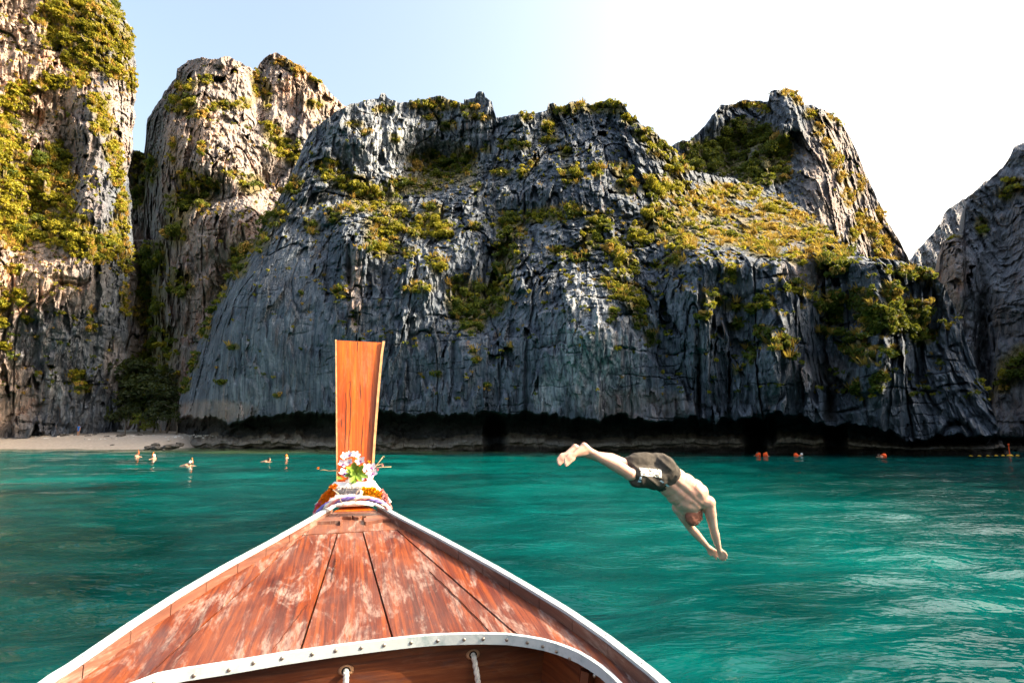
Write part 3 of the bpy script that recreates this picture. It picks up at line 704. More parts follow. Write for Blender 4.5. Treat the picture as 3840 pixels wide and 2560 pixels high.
# ------------------------------------------------------------------ vegetation
def leaf_cloud(n, lobes, size, seed, flat=.8, droop=0.0):
    """n small leaf quads on the shells of a few lobes; unit radius crown standing on z = 0"""
    r = np.random.default_rng(seed)
    cs = []
    for k in range(lobes):
        a = r.uniform(0, 2 * math.pi); d = r.uniform(.0, .68) ** .8
        cs.append((d * math.cos(a), d * math.sin(a), r.uniform(.25, .80) * flat * (1.1 - .5 * d), r.uniform(.26, .50), r.uniform(0, 1)))
    cs = np.array(cs)
    w = cs[:, 3] ** 2; li = r.choice(lobes, n, p=w / w.sum())
    dirs = r.normal(size=(n, 3)); dirs[:, 2] = dirs[:, 2] * .9 + .25
    dirs /= np.linalg.norm(dirs, axis=1)[:, None]
    rad = cs[li, 3] * r.uniform(.72, 1.08, n)
    c = cs[li, :3] + dirs * rad[:, None] * np.array([1, 1, flat])
    nrm = dirs + r.normal(size=(n, 3)) * .65 + np.array([0, 0, .35]); nrm /= np.linalg.norm(nrm, axis=1)[:, None]
    t = np.cross(nrm, r.normal(size=(n, 3))); t /= np.linalg.norm(t, axis=1)[:, None]
    b = np.cross(nrm, t)
    s = size * r.uniform(.6, 1.35, n)[:, None]
    asp = r.uniform(.42, .75, n)[:, None]
    bend = nrm * s * .18
    V = np.stack([c - t * s - bend, c - b * s * asp + bend * .4, c + t * s - bend, c + b * s * asp + bend * .4], 1)
    tint = np.clip(.55 * cs[li, 4] + .45 * r.uniform(0, 1, n), 0, 1)
    return V.reshape(-1, 3), np.arange(4 * n).reshape(-1, 4), np.repeat(tint, 4)

def tuft(n, seed):
    r = np.random.default_rng(seed)
    a = r.uniform(0, 2 * math.pi, n); d = r.uniform(0, .35, n); h = r.uniform(.5, 1.0, n); o = r.uniform(.15, .7, n); wd = r.uniform(.04, .09, n)
    base = np.stack([d * np.cos(a), d * np.sin(a), -.1 + 0 * a], -1)
    a2 = a + r.normal(0, .5, n)
    tip = base + np.stack([o * np.cos(a2), o * np.sin(a2), h], -1)
    mid = base * .5 + tip * .5 + np.stack([0 * a, 0 * a, .12 * h], -1)
    sd = np.stack([-np.sin(a2), np.cos(a2), 0 * a], -1) * wd[:, None]
    V = np.stack([base - sd, base + sd, mid + sd, tip], 1)
    return V.reshape(-1, 3), np.arange(4 * n).reshape(-1, 4), np.repeat(r.uniform(0, 1, n), 4)

PROTO = {}
for kd in 'ygd':
    PROTO[kd] = []
    for k in range(5):
        v, f, tn = leaf_cloud(430, 9, .135, 100 + k + ord(kd) * 7, [.95, .7, .85, .6, 1.1][k])
        PROTO[kd].append(mesh_np('bush_' + kd, v, f, M['leaf_' + kd], False, dict(tint=tn)))

WHERE = {'cliff_main': 'the tall grey cliff behind the diver', 'cliff_left': 'the sunlit tan cliff above the beach', 'cliff_back': 'the twin topped massif', 'cliff_peak': 'the pointed peak', 'cliff_right': 'the shaded cliff closing the bay'}
KINDW = {'y': 'yellow green leafy bush growing on', 'g': 'dark green leafy bush growing on', 'd': 'dry straw coloured bush growing on'}
def locate(m, px, py):
    D = MASS[m]; PXm, PYm, P = D['PX'], D['PY'], D['P']
    if m == 'cliff_left':
        r_ = int(np.argmin(np.abs(PYm[:, 0] - py))); c_ = int(np.argmin(np.abs(PXm[r_] - px)))
    else:
        c_ = int(np.argmin(np.abs(PXm[0] - px))); r_ = int(np.argmin(np.abs(PYm[:, c_] - py)))
    r_ = min(max(r_, 2), PYm.shape[0] - 3)
    return P[r_, c_]

cand = []
for m, lst in (('cliff_main', C_VEG), ('cliff_left', A_VEG), ('cliff_back', B_VEG), ('cliff_peak', D_VEG), ('cliff_right', E_VEG)):
    for q in lst:
        x, y, rx, ry, kd = q[:5]
        if x < -60 or x > 3900 or y < -60: continue
        r0 = min(max(.62 * min(rx, ry), 13), 30)
        n = max(1, int(round(rx * ry / (r0 * r0) * 1.15)))
        for k in range(n):
            rr = math.sqrt(random.random()) * .95 if n > 1 else 0; a = random.uniform(0, 6.283)
            px, py = x + rr * math.cos(a) * max(rx - r0 * .5, 1), y + rr * math.sin(a) * max(ry - r0 * .5, 1)
            rp = r0 * random.uniform(.72, 1.3)
            p = locate(m, px, py)
            kk = kd
            if random.random() < .16: kk = random.choice('yygd')
            cand.append((rp, m, kk, p, rp / FPX * p[1], px, py))
cand.sort(key=lambda c: -c[0])
print('bush candidates', len(cand))
def spot(m, px, py):
    """where on its cliff a bush grows, named by things one can find"""
    if m == 'cliff_main':
        if py < float(np.interp(px, PX[0], ctop)) + 75 and px > 1150: return 'on the skyline of the grey main cliff'
        if px < 1130: return 'along the sloping edge of the main cliff above the gorge'
        if math.hypot((px - 1800) / 150, (py - 1130) / 130) < 1: return 'in the deep hollow of the grey main cliff'
        if math.hypot((px - 1640) / 190, (py - 635) / 100) < 1: return 'in the shaded recess high on the main cliff'
        if px < 1700 and py < 960: return 'on ledges beside the recess of the main cliff'
        if 1840 < px < 1990 and py > 780: return 'in the gully above the deep hollow of the main cliff'
        if 2420 < px < 3180 and py < 1000: return 'on the golden grassy slope below the pointed peak'
        if 2250 < px < 2480 and py > 860: return 'on the buttress of the main cliff above the diver'
        if px > 2980: return 'on the shaded end of the grey main cliff'
        if py > 1180: return 'low on the grey main cliff above the undercut'
        return 'on the fluted upper face of the grey main cliff'
    if m == 'cliff_left':
        if py < 350: return 'on the upper shoulder of the tan cliff'
        if px > 340 and py < 880: return 'along the outer edge of the tan cliff'
        if py > 860 and px > 280: return 'below the green slope of the tan cliff near the gorge'
        if py > 1000: return 'on the bare lower wall of the tan cliff'
        return 'on the sunlit green slope of the tan cliff'
    if m == 'cliff_back':
        if px < 640: return 'in the dark gorge beside the twin topped massif'
        if py < 450: return 'near the tops of the twin topped massif'
        if px > 980: return 'in the gully between massif and main cliff'
        return 'on the lower pillars of the twin topped massif'
    if m == 'cliff_peak':
        if py < 430: return 'on the very top of the pointed peak'
        return 'in the green hollow of the pointed peak' if px < 2980 else 'down the sunlit ridge of the pointed peak'
    return 'on the shaded cliff closing the bay'
def place_bush(c):
    rp, m, kd, p, R, px, py = c
    o = bpy.data.objects.new('bush', random.choice(PROTO[kd])); COL.objects.link(o)
    o.location = (p[0], p[1] - .25 * R, p[2] - .45 * R)
    o.scale = (R * random.uniform(.9, 1.25), R * random.uniform(.8, 1.1), R * random.uniform(.85, 1.25))
    o.rotation_euler = (random.uniform(-.1, .3), random.uniform(-.2, .2), random.uniform(0, 6.283))
    size = 'large' if rp > 31 else 'small' if rp < 23 else ''
    name_ = ' '.join(x for x in (size, {'y': 'yellow green bush', 'g': 'dark green bush', 'd': 'dry straw coloured bush'}[kd]) if x)
    o['label'] = name_ + ' ' + spot(m, px, py); o['category'] = 'bush'; o['group'] = name_ + 'es ' + spot(m, px, py)
for c in cand[:296]: place_bush(c)

class Soup:
    def __init__(s): s.v = []; s.f = []; s.t = []; s.n = 0
    def add(s, proto, pos, sc, rz, dt=0.0):
        v, f, t = proto; c_, s_ = math.cos(rz), math.sin(rz)
        w = np.empty_like(v); w[:, 0] = (v[:, 0] * c_ - v[:, 1] * s_) * sc + pos[0]; w[:, 1] = (v[:, 0] * s_ + v[:, 1] * c_) * sc + pos[1]; w[:, 2] = v[:, 2] * sc + pos[2]
        s.v.append(w); s.f.append(f + s.n); s.t.append(np.clip(t + dt, 0, 1)); s.n += len(v)
    def build(s, name, mat, label):
        if not s.v: return
        me = mesh_np(name, np.concatenate(s.v), np.concatenate(s.f), mat, False, dict(tint=np.concatenate(s.t)))
        link(name, me, kind='stuff', label=label, cat='scrub')
        print(name, s.n // 4, 'quads')
soup = {'y': Soup(), 'g': Soup(), 'd': Soup()}
LOW = {kd: [leaf_cloud(110, 5, .21, 300 + k, .8) for k in range(4)] for kd in 'ygd'}
SMALL = [leaf_cloud(34, 3, .30, 400 + k, .8) for k in range(5)]
TUFT = [tuft(26, 500 + k) for k in range(4)]
for rp, m, kd, p, R, px, py in cand[296:]:
    soup[kd].add(random.choice(LOW[kd]), (p[0], p[1] - .2 * R, p[2] - .4 * R), R * 1.15, random.uniform(0, 6.28))
for m, vg, n, mixk, sc0 in (('cliff_main', cveg, 2300, 'yyggd', .62), ('cliff_left', aveg, 2100, 'yyyyd', .72), ('cliff_back', bveg, 520, 'yyggd', .75), ('cliff_peak', dveg, 620, 'gggyd', .85)):
    P = MASS[m]['P']; PXm = MASS[m]['PX']; PYm = MASS[m]['PY']
    ok = (vg > .35) & (PXm > -80) & (PXm < 3900) & (PYm > -80)
    idx = np.argwhere(ok)
    for r_, c_ in idx[rng.integers(0, len(idx), n)]:
        p = P[r_, c_]
        kd = random.choice(mixk)
        if m == 'cliff_peak': kd = 'g' if PXm[r_, c_] < 2960 and PYm[r_, c_] > 430 else random.choice('yddd')
        if m == 'cliff_main' and PXm[r_, c_] > 2560 and PYm[r_, c_] < 1010: kd = random.choice('yyddd')
        if m == 'cliff_main' and (PXm[r_, c_] > 3080 or PYm[r_, c_] > 1150): kd = random.choice('gggd')
        if kd == 'd' and random.random() < .75: soup['d'].add(random.choice(TUFT), (p[0], p[1] - .1, p[2] - .1), sc0 * random.uniform(.9, 1.7), random.uniform(0, 6.28))
        else: soup[kd].add(random.choice(SMALL), (p[0], p[1] - .15, p[2] - .25), sc0 * random.uniform(.6, 1.3), random.uniform(0, 6.28))
    # sparse growth on ledges
    e1 = P[1:, :-1] - P[:-1, :-1]; e2 = P[:-1, 1:] - P[:-1, :-1]
    nn = np.cross(e2, e1); nz = nn[..., 2] / (np.linalg.norm(nn, axis=-1) + 1e-6)
    PYc = PYm[:-1, :-1]; PXc = PXm[:-1, :-1]
    prob = (nz > .55) & (PYc > -60) & (PXc > -60) & (PXc < 3860) & (PYc < 1500) & (vg[:-1, :-1] < .3)
    idx = np.argwhere(prob)
    k = {'cliff_main': 950, 'cliff_left': 420, 'cliff_back': 380, 'cliff_peak': 300}[m]
    for r_, c_ in idx[rng.integers(0, len(idx), k)]:
        p = P[r_, c_]; kd = random.choice('yygdd')
        if PYm[r_, c_] > 1100: kd = random.choice('ggyd')
        soup[kd].add(random.choice(SMALL if kd != 'd' else TUFT), (p[0], p[1], p[2] - .15), sc0 * random.uniform(.35, .85), random.uniform(0, 6.28))
soup['y'].build('scrub', M['leaf_y'], 'low yellow green scrub carpeting the cliff slopes')
soup['g'].build('scrub', M['leaf_g'], 'low dark green scrub in the shaded hollows of the cliffs')
soup['d'].build('dry_grass', M['leaf_d'], 'dry golden grass tufts on the cliff slopes')

# ------------------------------------------------------------------ the boat
Q0 = Vector((-.38, 1.5, CAM_H - .595))
AX = Vector((-.27, .963, 0)); CX = Vector((.963, .27, 0)); SLOPE = .127
def BP(a, c, h=0.0): return Q0 + AX * a + CX * c + Vector((0, 0, SLOPE * a + h))
def deck(px, py, h=0.0):
    """photo pixel -> (along, across) on the deck plane raised by h"""
    u, dy, dz = (float(q) for q in ray(px, py))
    d = Vector((u, dy, dz)); o = Vector((0, 0, CAM_H)) - Q0 - Vector((0, 0, h))
    # z = SLOPE * (p . AX)
    t = (SLOPE * o.dot(AX) - o.z) / (d.z - SLOPE * d.dot(AX))
    p = o + d * t
    return p.dot(AX), p.dot(CX)
def curve(pts, h=0.0, aft=()):
    q = sorted([deck(x, y, h) for x, y in pts] + list(aft))
    A = [a for a, c in q]; Cc = [c for a, c in q]
    return lambda a: float(np.interp(a, A, Cc)) if A[0] <= a <= A[-1] else (Cc[0] + (a - A[0]) * (Cc[2] - Cc[0]) / (A[2] - A[0]) if a < A[0] else Cc[-1] + (a - A[-1]) * (Cc[-1] - Cc[-2]) / (A[-1] - A[-2]))
boat = empty('longtail_boat', BP(.5, 0, -1.0), 'wooden longtail boat bow with red brown plank deck and white edging', 'boat')
def bpart(mb, name, mat, parent=None, smooth=False, label=None):
    o = mb.build(name, mat, None, smooth)
    if label: o['label'] = label
    keep(o, boat) if parent is None else keep2(o, parent)
    return o
def keep2(o, part):
    o.parent = part
    o.matrix_parent_inverse = Matrix.Identity(4)      # parts carry world coordinates with an offset root
    return o
_keep = keep
RAIL_H = .034
GL = curve([(182, 2551), (264, 2502), (495, 2342), (676, 2225), (846, 2125), (995, 2044), (1112, 1978), (1213, 1919)], RAIL_H, [(-.4, -.745), (-1.2, -.80)])
GR = curve([(2453, 2530), (2278, 2394), (2124, 2288), (1980, 2201), (1862, 2132), (1745, 2068), (1645, 2014), (1513, 1946), (1406, 1888)], RAIL_H, [(-.55, .735), (-1.2, .78)])
A_END = 1.57

def solid(top, thick, mb=None, ids=0.0, jit=0.0):
    """closed slab below a grid of (along, across, height) points"""
    mb = mb or MB()
    nr, nc = len(top), len(top[0])
    V = []; At = []
    for lay in (0, 1):
        for r_ in top:
            for (a, c, h) in r_:
                V.append(BP(a, c, h - (thick if lay else 0))); At.append((c + ids * 1.7, a + ids * 3.1, ids))
    n = nr * nc; F = []
    for i in range(nr - 1):
        for j in range(nc - 1):
            q = (i * nc + j, i * nc + j + 1, (i + 1) * nc + j + 1, (i + 1) * nc + j)
            F.append(q); F.append(tuple(k + n for k in q[::-1]))
    rim = [j for j in range(nc)] + [i * nc + nc - 1 for i in range(1, nr)] + [(nr - 1) * nc + j for j in range(nc - 2, -1, -1)] + [i * nc for i in range(nr - 2, 0, -1)]
    for k in range(len(rim)):
        a, b = rim[k], rim[(k + 1) % len(rim)]
        F.append((a, a + n, b + n, b))
    return mb.add(V, F, At)

# the edge of the cockpit opening
COAM = [(430, 2585), (511, 2558), (591, 2527), (700, 2506), (862, 2482), (1053, 2450), (1255, 2421), (1400, 2403), (1459, 2396), (1560, 2385), (1640, 2379), (1730, 2376), (1810, 2375), (1900, 2377), (1980, 2387), (2040, 2398), (2092, 2413), (2135, 2429), (2172, 2445), (2215, 2470), (2257, 2498), (2300, 2535), (2345, 2580), (2390, 2640)]
CO = [(-.9, -.715), (-.45, -.68), (-.2, -.645), (-.05, -.61), (.03, -.58)] + [deck(x, y) for x, y in COAM[:-1]] + [(-.3, .655), (-.55, .675), (-.9, .70)]
cpts = [c for a, c in CO[4:-4]]; apts = [a for a, c in CO[4:-4]]
def coam_a(c):
    i = int(np.argmin(np.abs(np.array(cpts) - c)))
    return float(np.interp(c, cpts, apts))
# plank seams (along -> across)
TS = [deck(x, y) for x, y in [(1060, 2012), (1150, 2005), (1266, 1998), (1359, 1992), (1490, 1985), (1560, 1982)]]
def trans_a(c): return float(np.interp(c, [q[1] for q in TS], [q[0] for q in TS]))
def seam(p, q, bow=0.0):
    (a0, c0), (a1, c1) = deck(*p), deck(*q)
    return lambda a: c0 + (a - a0) / (a1 - a0) * (c1 - c0) + bow * math.sin(max(0, min(1, (a - a0) / (a1 - a0))) * math.pi)
S1 = seam((1130, 2008), (533, 2549)); S2 = seam((1266, 1999), (1128, 2432)); S3 = seam((1361, 1993), (1473, 2392)); S4 = seam((1491, 1988), (1935, 2376))
CRK1 = seam((1150, 2270), (1021, 2442)); CRK2 = seam((1500, 2050), (1842, 2374), .012)
lines = [lambda a: GL(a) + .018, S1, S2, S3, S4, lambda a: GR(a) - .018]
def plank(k, lo, hi, h, split=None):
    gap = .003
    N, K = 26, 5
    rows = []
    # back end on the coaming, front end on the cross seam; ends follow both curves
    def ends(f, side):
        # solve a where f(a) meets coaming / transverse seam
        a0 = .3
        for _ in range(30): a0 = .5 * a0 + .5 * coam_a(f(a0))
        a1 = 1.3
        for _ in range(30): a1 = .5 * a1 + .5 * trans_a(f(a1))
        return a0, a1
    e0, e1 = ends(lo, 0), ends(hi, 1)
    for i in range(N):
        t = i / (N - 1); r_ = []
        for j in range(K):
            w = j / (K - 1)
            a = (e0[0] * (1 - t) + (e0[1] - gap) * t) * (1 - w) + (e1[0] * (1 - t) + (e1[1] - gap) * t) * w
            # stay on the coaming curve at the back
            cl, ch = lo(a) + gap, hi(a) - gap
            c = cl + (ch - cl) * w
            if i == 0: a = coam_a(c) + .002
            cup = -.0022 * (abs(w - .5) * 2) ** 3
            r_.append((a, c, h + cup + .0012 * math.sin(a * 3 + k)))
        rows.append(r_)
    o = bpart(solid(rows, .022, None, k + 1.0), 'deck_plank', M['deck'])
    return o
def side_plank(k, f, g, h, left):
    """outer planks run aft past the opening"""
    N, K = 40, 4; rows = []
    for i in range(N):
        t = i / (N - 1); a_in0 = -.9
        r_ = []
        for j in range(K):
            w = j / (K - 1)
            a = -.9 + (trans_a(f(1.3) * (1 - w) + g(1.3) * w) - .002 + .9) * t
            lo_, hi_ = f(a), g(a)
            # inner boundary: seam ahead of the coaming, the coaming itself behind it
            if left:
                inner = hi_ - .0032
                aa_ = [q[0] for q in CO if q[1] < -.4]; cc_ = [q[1] for q in CO if q[1] < -.4]
                if a < aa_[-1]: inner = min(inner, float(np.interp(a, aa_, cc_)))
                c = lo_ + (max(inner, lo_ + .02) - lo_) * w
            else:
                inner = lo_ + .003
                aa_ = [q[0] for q in CO if q[1] > .42][::-1]; cc_ = [q[1] for q in CO if q[1] > .42][::-1]
                if a < aa_[-1]: inner = max(inner, float(np.interp(a, aa_, cc_)))
                inner = min(inner, hi_ - .02)
                c = inner + (hi_ - inner) * w
            r_.append((a, c, h))
        rows.append(r_)
    return bpart(solid(rows, .022, None, k + 1.0), 'deck_plank', M['deck'])
side_plank(0, lines[0], S1, 0.0, True)
plank(1, S1, S2, .0015)
plank(2, S2, S3, .0)
plank(3, S3, S4, .001)
side_plank(4, S4, lines[5], 0.0, False)
# dark timbers under the seams
ub = MB()
rows = [[(max(a, coam_a(GL(a) + .05 + (GR(a) - GL(a) - .10) * j / 6) + .06 if a < .3 else a), GL(a) + .05 + (GR(a) - GL(a) - .10) * j / 6, -.024) for j in range(7)] for a in np.linspace(.22, 1.55, 16)]
bpart(solid(rows, .03, ub, 9.0), 'deck_beam', M['dark_wood'])
# long cracks in two planks: thin dark slivers of open grain
for f, a0, a1 in ((CRK1, deck(1150, 2270)[0], deck(1021, 2442)[0] + .01), (CRK2, deck(1600, 2145)[0], deck(1842, 2374)[0] + .01), (seam((1262, 2090), (1245, 2180)), deck(1262, 2090)[0], deck(1245, 2180)[0])):
    mb = MB(); V = []
    n = 14
    for i in range(n + 1):
        t = i / n; a = a0 + (a1 - a0) * t; wd = .0009 * math.sin(math.pi * min(1, .1 + t * .9)) + .0003
        cc_ = f(a) + .0025 * math.sin(i * 2.3) * math.sin(i * .7)
        V += [BP(a, cc_ - wd, .0032), BP(a, cc_ + wd, .0032), BP(a, cc_ + wd, .0005), BP(a, cc_ - wd, .0005)]
    F = []
    for i in range(n):
        for q in range(4): F.append((i * 4 + q, i * 4 + (q + 1) % 4, i * 4 + 4 + (q + 1) % 4, i * 4 + 4 + q))
    F += [(3, 2, 1, 0), (n * 4, n * 4 + 1, n * 4 + 2, n * 4 + 3)]
    mb.add(V, F); bpart(mb, 'crack', M['dark_wood'])

# fore deck: lower cross board, then the carved board lying on it
rows = []
for i in range(10):
    t = i / 9; r_ = []
    for j in range(9):
        w = j / 8
        c0 = GL(1.45) + .02 + (GR(1.45) - GL(1.45) - .04) * w
        a = trans_a(c0) + .002 + (A_END + .17 - trans_a(c0)) * t
        c = GL(a) + .02 + (GR(a) - GL(a) - .04) * w
        r_.append((a, c, .001))
    rows.append(r_)
bpart(solid(rows, .022, None, 11.0), 'cross_board', M['foredeck'])
aft = [(1152, 1963), (1168, 1958), (1200, 1956), (1240, 1954), (1274, 1953), (1276, 1960), (1284, 1951), (1278, 1944), (1277, 1940), (1284, 1937), (1300, 1937), (1318, 1939), (1322, 1932), (1326, 1938), (1345, 1940), (1358, 1935), (1372, 1935), (1374, 1940), (1364, 1943), (1366, 1955), (1372, 1958), (1400, 1953), (1435, 1947), (1470, 1946), (1492, 1951)]
ap = [deck(x, y, .014) for x, y in aft]
poly = []
al = ap[0][0]; ar = ap[-1][0]
N2 = 8
poly += [(a, c) for a, c in ap]
poly += [(ar + (A_END + .14 - ar) * k / N2, GR(ar + (A_END + .14 - ar) * k / N2) - .022) for k in range(1, N2 + 1)]
poly += [(al + (A_END + .14 - al) * k / N2, GL(al + (A_END + .14 - al) * k / N2) + .022) for k in range(N2, 0, -1)]
mb = MB(); n = len(poly)
V = [BP(a, c, .016) for a, c in poly] + [BP(a, c, .001) for a, c in poly]
# grain runs across this board
mb.add(V, [tuple(range(n)), tuple(range(2 * n - 1, n - 1, -1))] + [(k, (k + 1) % n, n + (k + 1) % n, n + k) for k in range(n)], [(a * 1.3 + 4, c * 1.3, 5) for a, c in poly] * 2)
fb = mb.build('carved_board', M['foredeck'], None, False); 
bm = bmesh.new(); bm.from_mesh(fb.data); bmesh.ops.triangulate(bm, faces=[f for f in bm.faces if len(f.verts) > 4]); bm.to_mesh(fb.data); bm.free()
_keep(fb, boat)

# varnished strip where the carved board meets the prow
rows = [[(a, GL(a) + .022 + (GR(a) - GL(a) - .044) * j / 6, .0185) for j in range(7)] for a in (A_END - .025, A_END + .0, A_END + .03, A_END + .09)]
bpart(solid(rows, .002, None, 14.0), 'deck_trim', M['prow'])
# gunwales: white capping strip on wooden rail blocks
M['white'] = simple('white_paint', (.78, .82, .81), .5, .06, 14, .4)
tq = NT('white_strip'); cq = tq.coord()
nq = tq.noise(cq, 14, 5, .65); gq = tq.noise(tq.mapping(cq, (30, 30, 30)), 1, 3)
colq = tq.mix(tq.ramp(nq, [(.52, 0.0), (.66, .7)]), (.44, .50, .53), tq.mix(gq, (.12, .22, .24), (.29, .38, .40)))
M['strip'] = tq.done(tq.bsdf(colq, .4, tq.bump(gq, .2, .004), .4))
M['metal'] = simple('metal', (.30, .27, .24), .45, .4, 60, .5, Metallic=.8)
def ribbon(pts, w_in, w_out, h0, h1, fn=None, n=None):
    """bar of rectangular section along (along, across) points"""
    mb = MB(); V = []; At = []
    for i, (a, c) in enumerate(pts):
        a0, c0 = pts[max(i - 1, 0)]; a1, c1 = pts[min(i + 1, len(pts) - 1)]
        t = Vector((a1 - a0, c1 - c0)).normalized(); nx, ny = -t.y, t.x
        for (o, h) in ((w_in, h0), (w_out, h0), (w_out, h1), (w_in, h1)):
            V.append(BP(a + nx * o, c + ny * o, h)); At.append((c * .3 + o * 2 + h, a, 2))
    F = [(i * 4 + q, i * 4 + (q + 1) % 4, i * 4 + 4 + (q + 1) % 4, i * 4 + 4 + q) for i in range(len(pts) - 1) for q in range(4)]
    m = len(pts) - 1
    F += [(3, 2, 1, 0), (m * 4, m * 4 + 1, m * 4 + 2, m * 4 + 3)]
    return mb.add(V, F, At)
for G, sg in ((GL, 1), (GR, -1)):
    aa = np.linspace(-1.0, A_END + .02, 60)
    pts = [(a, G(a)) for a in aa]
    g = bpart(ribbon(pts, .0125, -.0125, RAIL_H - .003, RAIL_H + .006), 'gunwale_strip', M['strip'])
    for a in np.arange(-.6, A_END, .155):
        mbn = MB(); p = BP(a, G(a), RAIL_H + .0062); mbn.ball(p, (.004, .004, .0018), 8, 4)
        bpart(mbn, 'nail', M['metal'], g, True)
    # rail blocks under the strip
    ed = list(np.arange(-1.0, A_END - .2, .165)) + [A_END - .02]
    for k in range(len(ed) - 1):
        a0, a1 = ed[k] + .0015, ed[k + 1] - .0015
        pts = [(a0 + (a1 - a0) * q / 4, G(a0 + (a1 - a0) * q / 4) + sg * .001) for q in range(5)]
        ins = .0155 + .0015 * random.random()
        bpart(ribbon(pts, sg * ins, -sg * .011, -.03, RAIL_H - .0035), 'rail_block', M['rail_wood'])
# coaming strip and its screws
pts = CO
cs = bpart(ribbon(pts, -.004, .008, -.025, .003), 'coaming_strip', M['strip'], None, False)
SCR = [(951, 2480), (860, 2506), (1057, 2463), (1170, 2448), (1258, 2434), (1354, 2424), (1439, 2414), (1540, 2405), (1640, 2398), (1740, 2393), (1812, 2391), (1902, 2394), (1979, 2404), (2038, 2418), (2091, 2437), (2143, 2465), (2237, 2530), (728, 2527), (570, 2555)]
def strip_point(px, py):
    """where the ray of a pixel meets the aft face of the coaming"""
    best = None
    for i in range(len(CO) - 1):
        p0 = BP(*CO[i]); p1 = BP(*CO[i + 1])
        d = Vector(tuple(float(q) for q in ray(px, py))); o = Vector((0, 0, CAM_H))
        e = p1 - p0; nrm = e.cross(Vector((0, 0, 1))).normalized()
        if abs(d.dot(nrm)) < 1e-6: continue
        t = (p0 - o).dot(nrm) / d.dot(nrm); x = o + d * t
        w = (x - p0).dot(e) / e.dot(e)
        if -.02 <= w <= 1.02 and t > 0: return x, (nrm if nrm.dot(d) < 0 else -nrm)
    return None
for x, y in SCR:
    q = strip_point(x, y)
    if not q: continue
    p, nrm = q
    mb = MB(); r_ = .0052; Mx = nrm.to_track_quat('Z', 'Y').to_matrix()
    cen = p + nrm * .0085
    mb.ball(cen, (r_, r_, .0022), 12, 5, Mx)
    so = bpart(mb, 'screw', M['metal'], cs, True)
# bulkhead under the fore deck, set back from the coaming
c0b, c1b = -.58, .57
pA = (.15, -.40); pB = (.185, .36)
def bulk_a(c): return pA[0] + (c - pA[1]) / (pB[1] - pA[1]) * (pB[0] - pA[0]) + .05
mb = MB(); V = []; At = []
NB = 16
for lay in (0, .025):
    for h in (-.02, -.33):
        for i in range(NB):
            c = c0b + (c1b - c0b) * i / (NB - 1)
            V.append(BP(bulk_a(c) + lay, c, h)); At.append((h * 1.0, c, 4))
F = []
for i in range(NB - 1):
    F += [(i, i + 1, NB + i + 1, NB + i), (2 * NB + i, 3 * NB + i, 3 * NB + i + 1, 2 * NB + i + 1)]
    F += [(i, 2 * NB + i, 2 * NB + i + 1, i + 1), (NB + i, NB + i + 1, 3 * NB + i + 1, 3 * NB + i)]
mb.add(V, F, At)
bpart(mb, 'bulkhead_plank', M['dark_wood'])
mb = MB(); V = []; At = []
for lay in (0, .025):
    for h in (-.333, -.75):
        for i in range(NB):
            c = c0b + (c1b - c0b) * i / (NB - 1)
            V.append(BP(bulk_a(c) + lay + .004, c, h)); At.append((h * 1.0, c, 6))
mb.add(V, F, At)
bpart(mb, 'bulkhead_plank', M['dark_wood'])
# hull shell: outside and inside planking, lofted strakes
def hull_pt(a, sd, k, inset=0.0):
    G = GL if sd < 0 else GR
    t = k
    top = G(a) * (1 - .0)
    mid = (GL(a) + GR(a)) / 2
    half = abs(top - mid) - inset
    keel = -.95 - .10 * min(1, max(0, (a + 1) / 3)) + .75 * max(0, (a - .9) / 1.2) ** 2
    prof = math.cos(t * math.pi / 2) ** .75
    return BP(a, mid + sd * half * (prof * .86 + .14 * (1 - t)), -.02 + keel * (1 - (1 - t) ** 1.25) - SLOPE * a * t * .9)
for sd in (-1, 1):
    ks = [0, .16, .32, .48, .64, .82, 1.0]
    for q in range(6):
        mb = MB(); V = []; At = []; NA = 30
        aa = np.linspace(-1.0, A_END + .1, NA)
        for inset in (0, .028):
            for kk in (ks[q], ks[q + 1] - .004):
                for a in aa: V.append(hull_pt(a, sd, kk, inset + .012)); At.append((kk * 1.2 + inset, a, q + sd * 7))
        F = []
        for i in range(NA - 1):
            F += [(i, i + 1, NA + i + 1, NA + i), (2 * NA + i, 3 * NA + i, 3 * NA + i + 1, 2 * NA + i + 1), (i, 2 * NA + i, 2 * NA + i + 1, i + 1), (NA + i, NA + i + 1, 3 * NA + i + 1, 3 * NA + i)]
        mb.add(V, F, At)
        bpart(mb, 'hull_strake', M['dark_wood'])
    for a in (.02, -.35, -.72):
        pts = [hull_pt(a, sd, k, .055) for k in (0.02, .2, .4, .6, .8)]
        mb = MB().tube(pts, .022, 6); bpart(mb, 'rib', M['dark_wood'])
# floor boards inside the open part
for k in range(6):
    c = -.36 + k * .115
    rows = [[(a, c - .05, -.62 - SLOPE * a), (a, c + .05, -.62 - SLOPE * a)] for a in (-.95, -.3, .3)]
    bpart(solid(rows, .02, None, 20. + k), 'floor_board', M['dark_wood'])

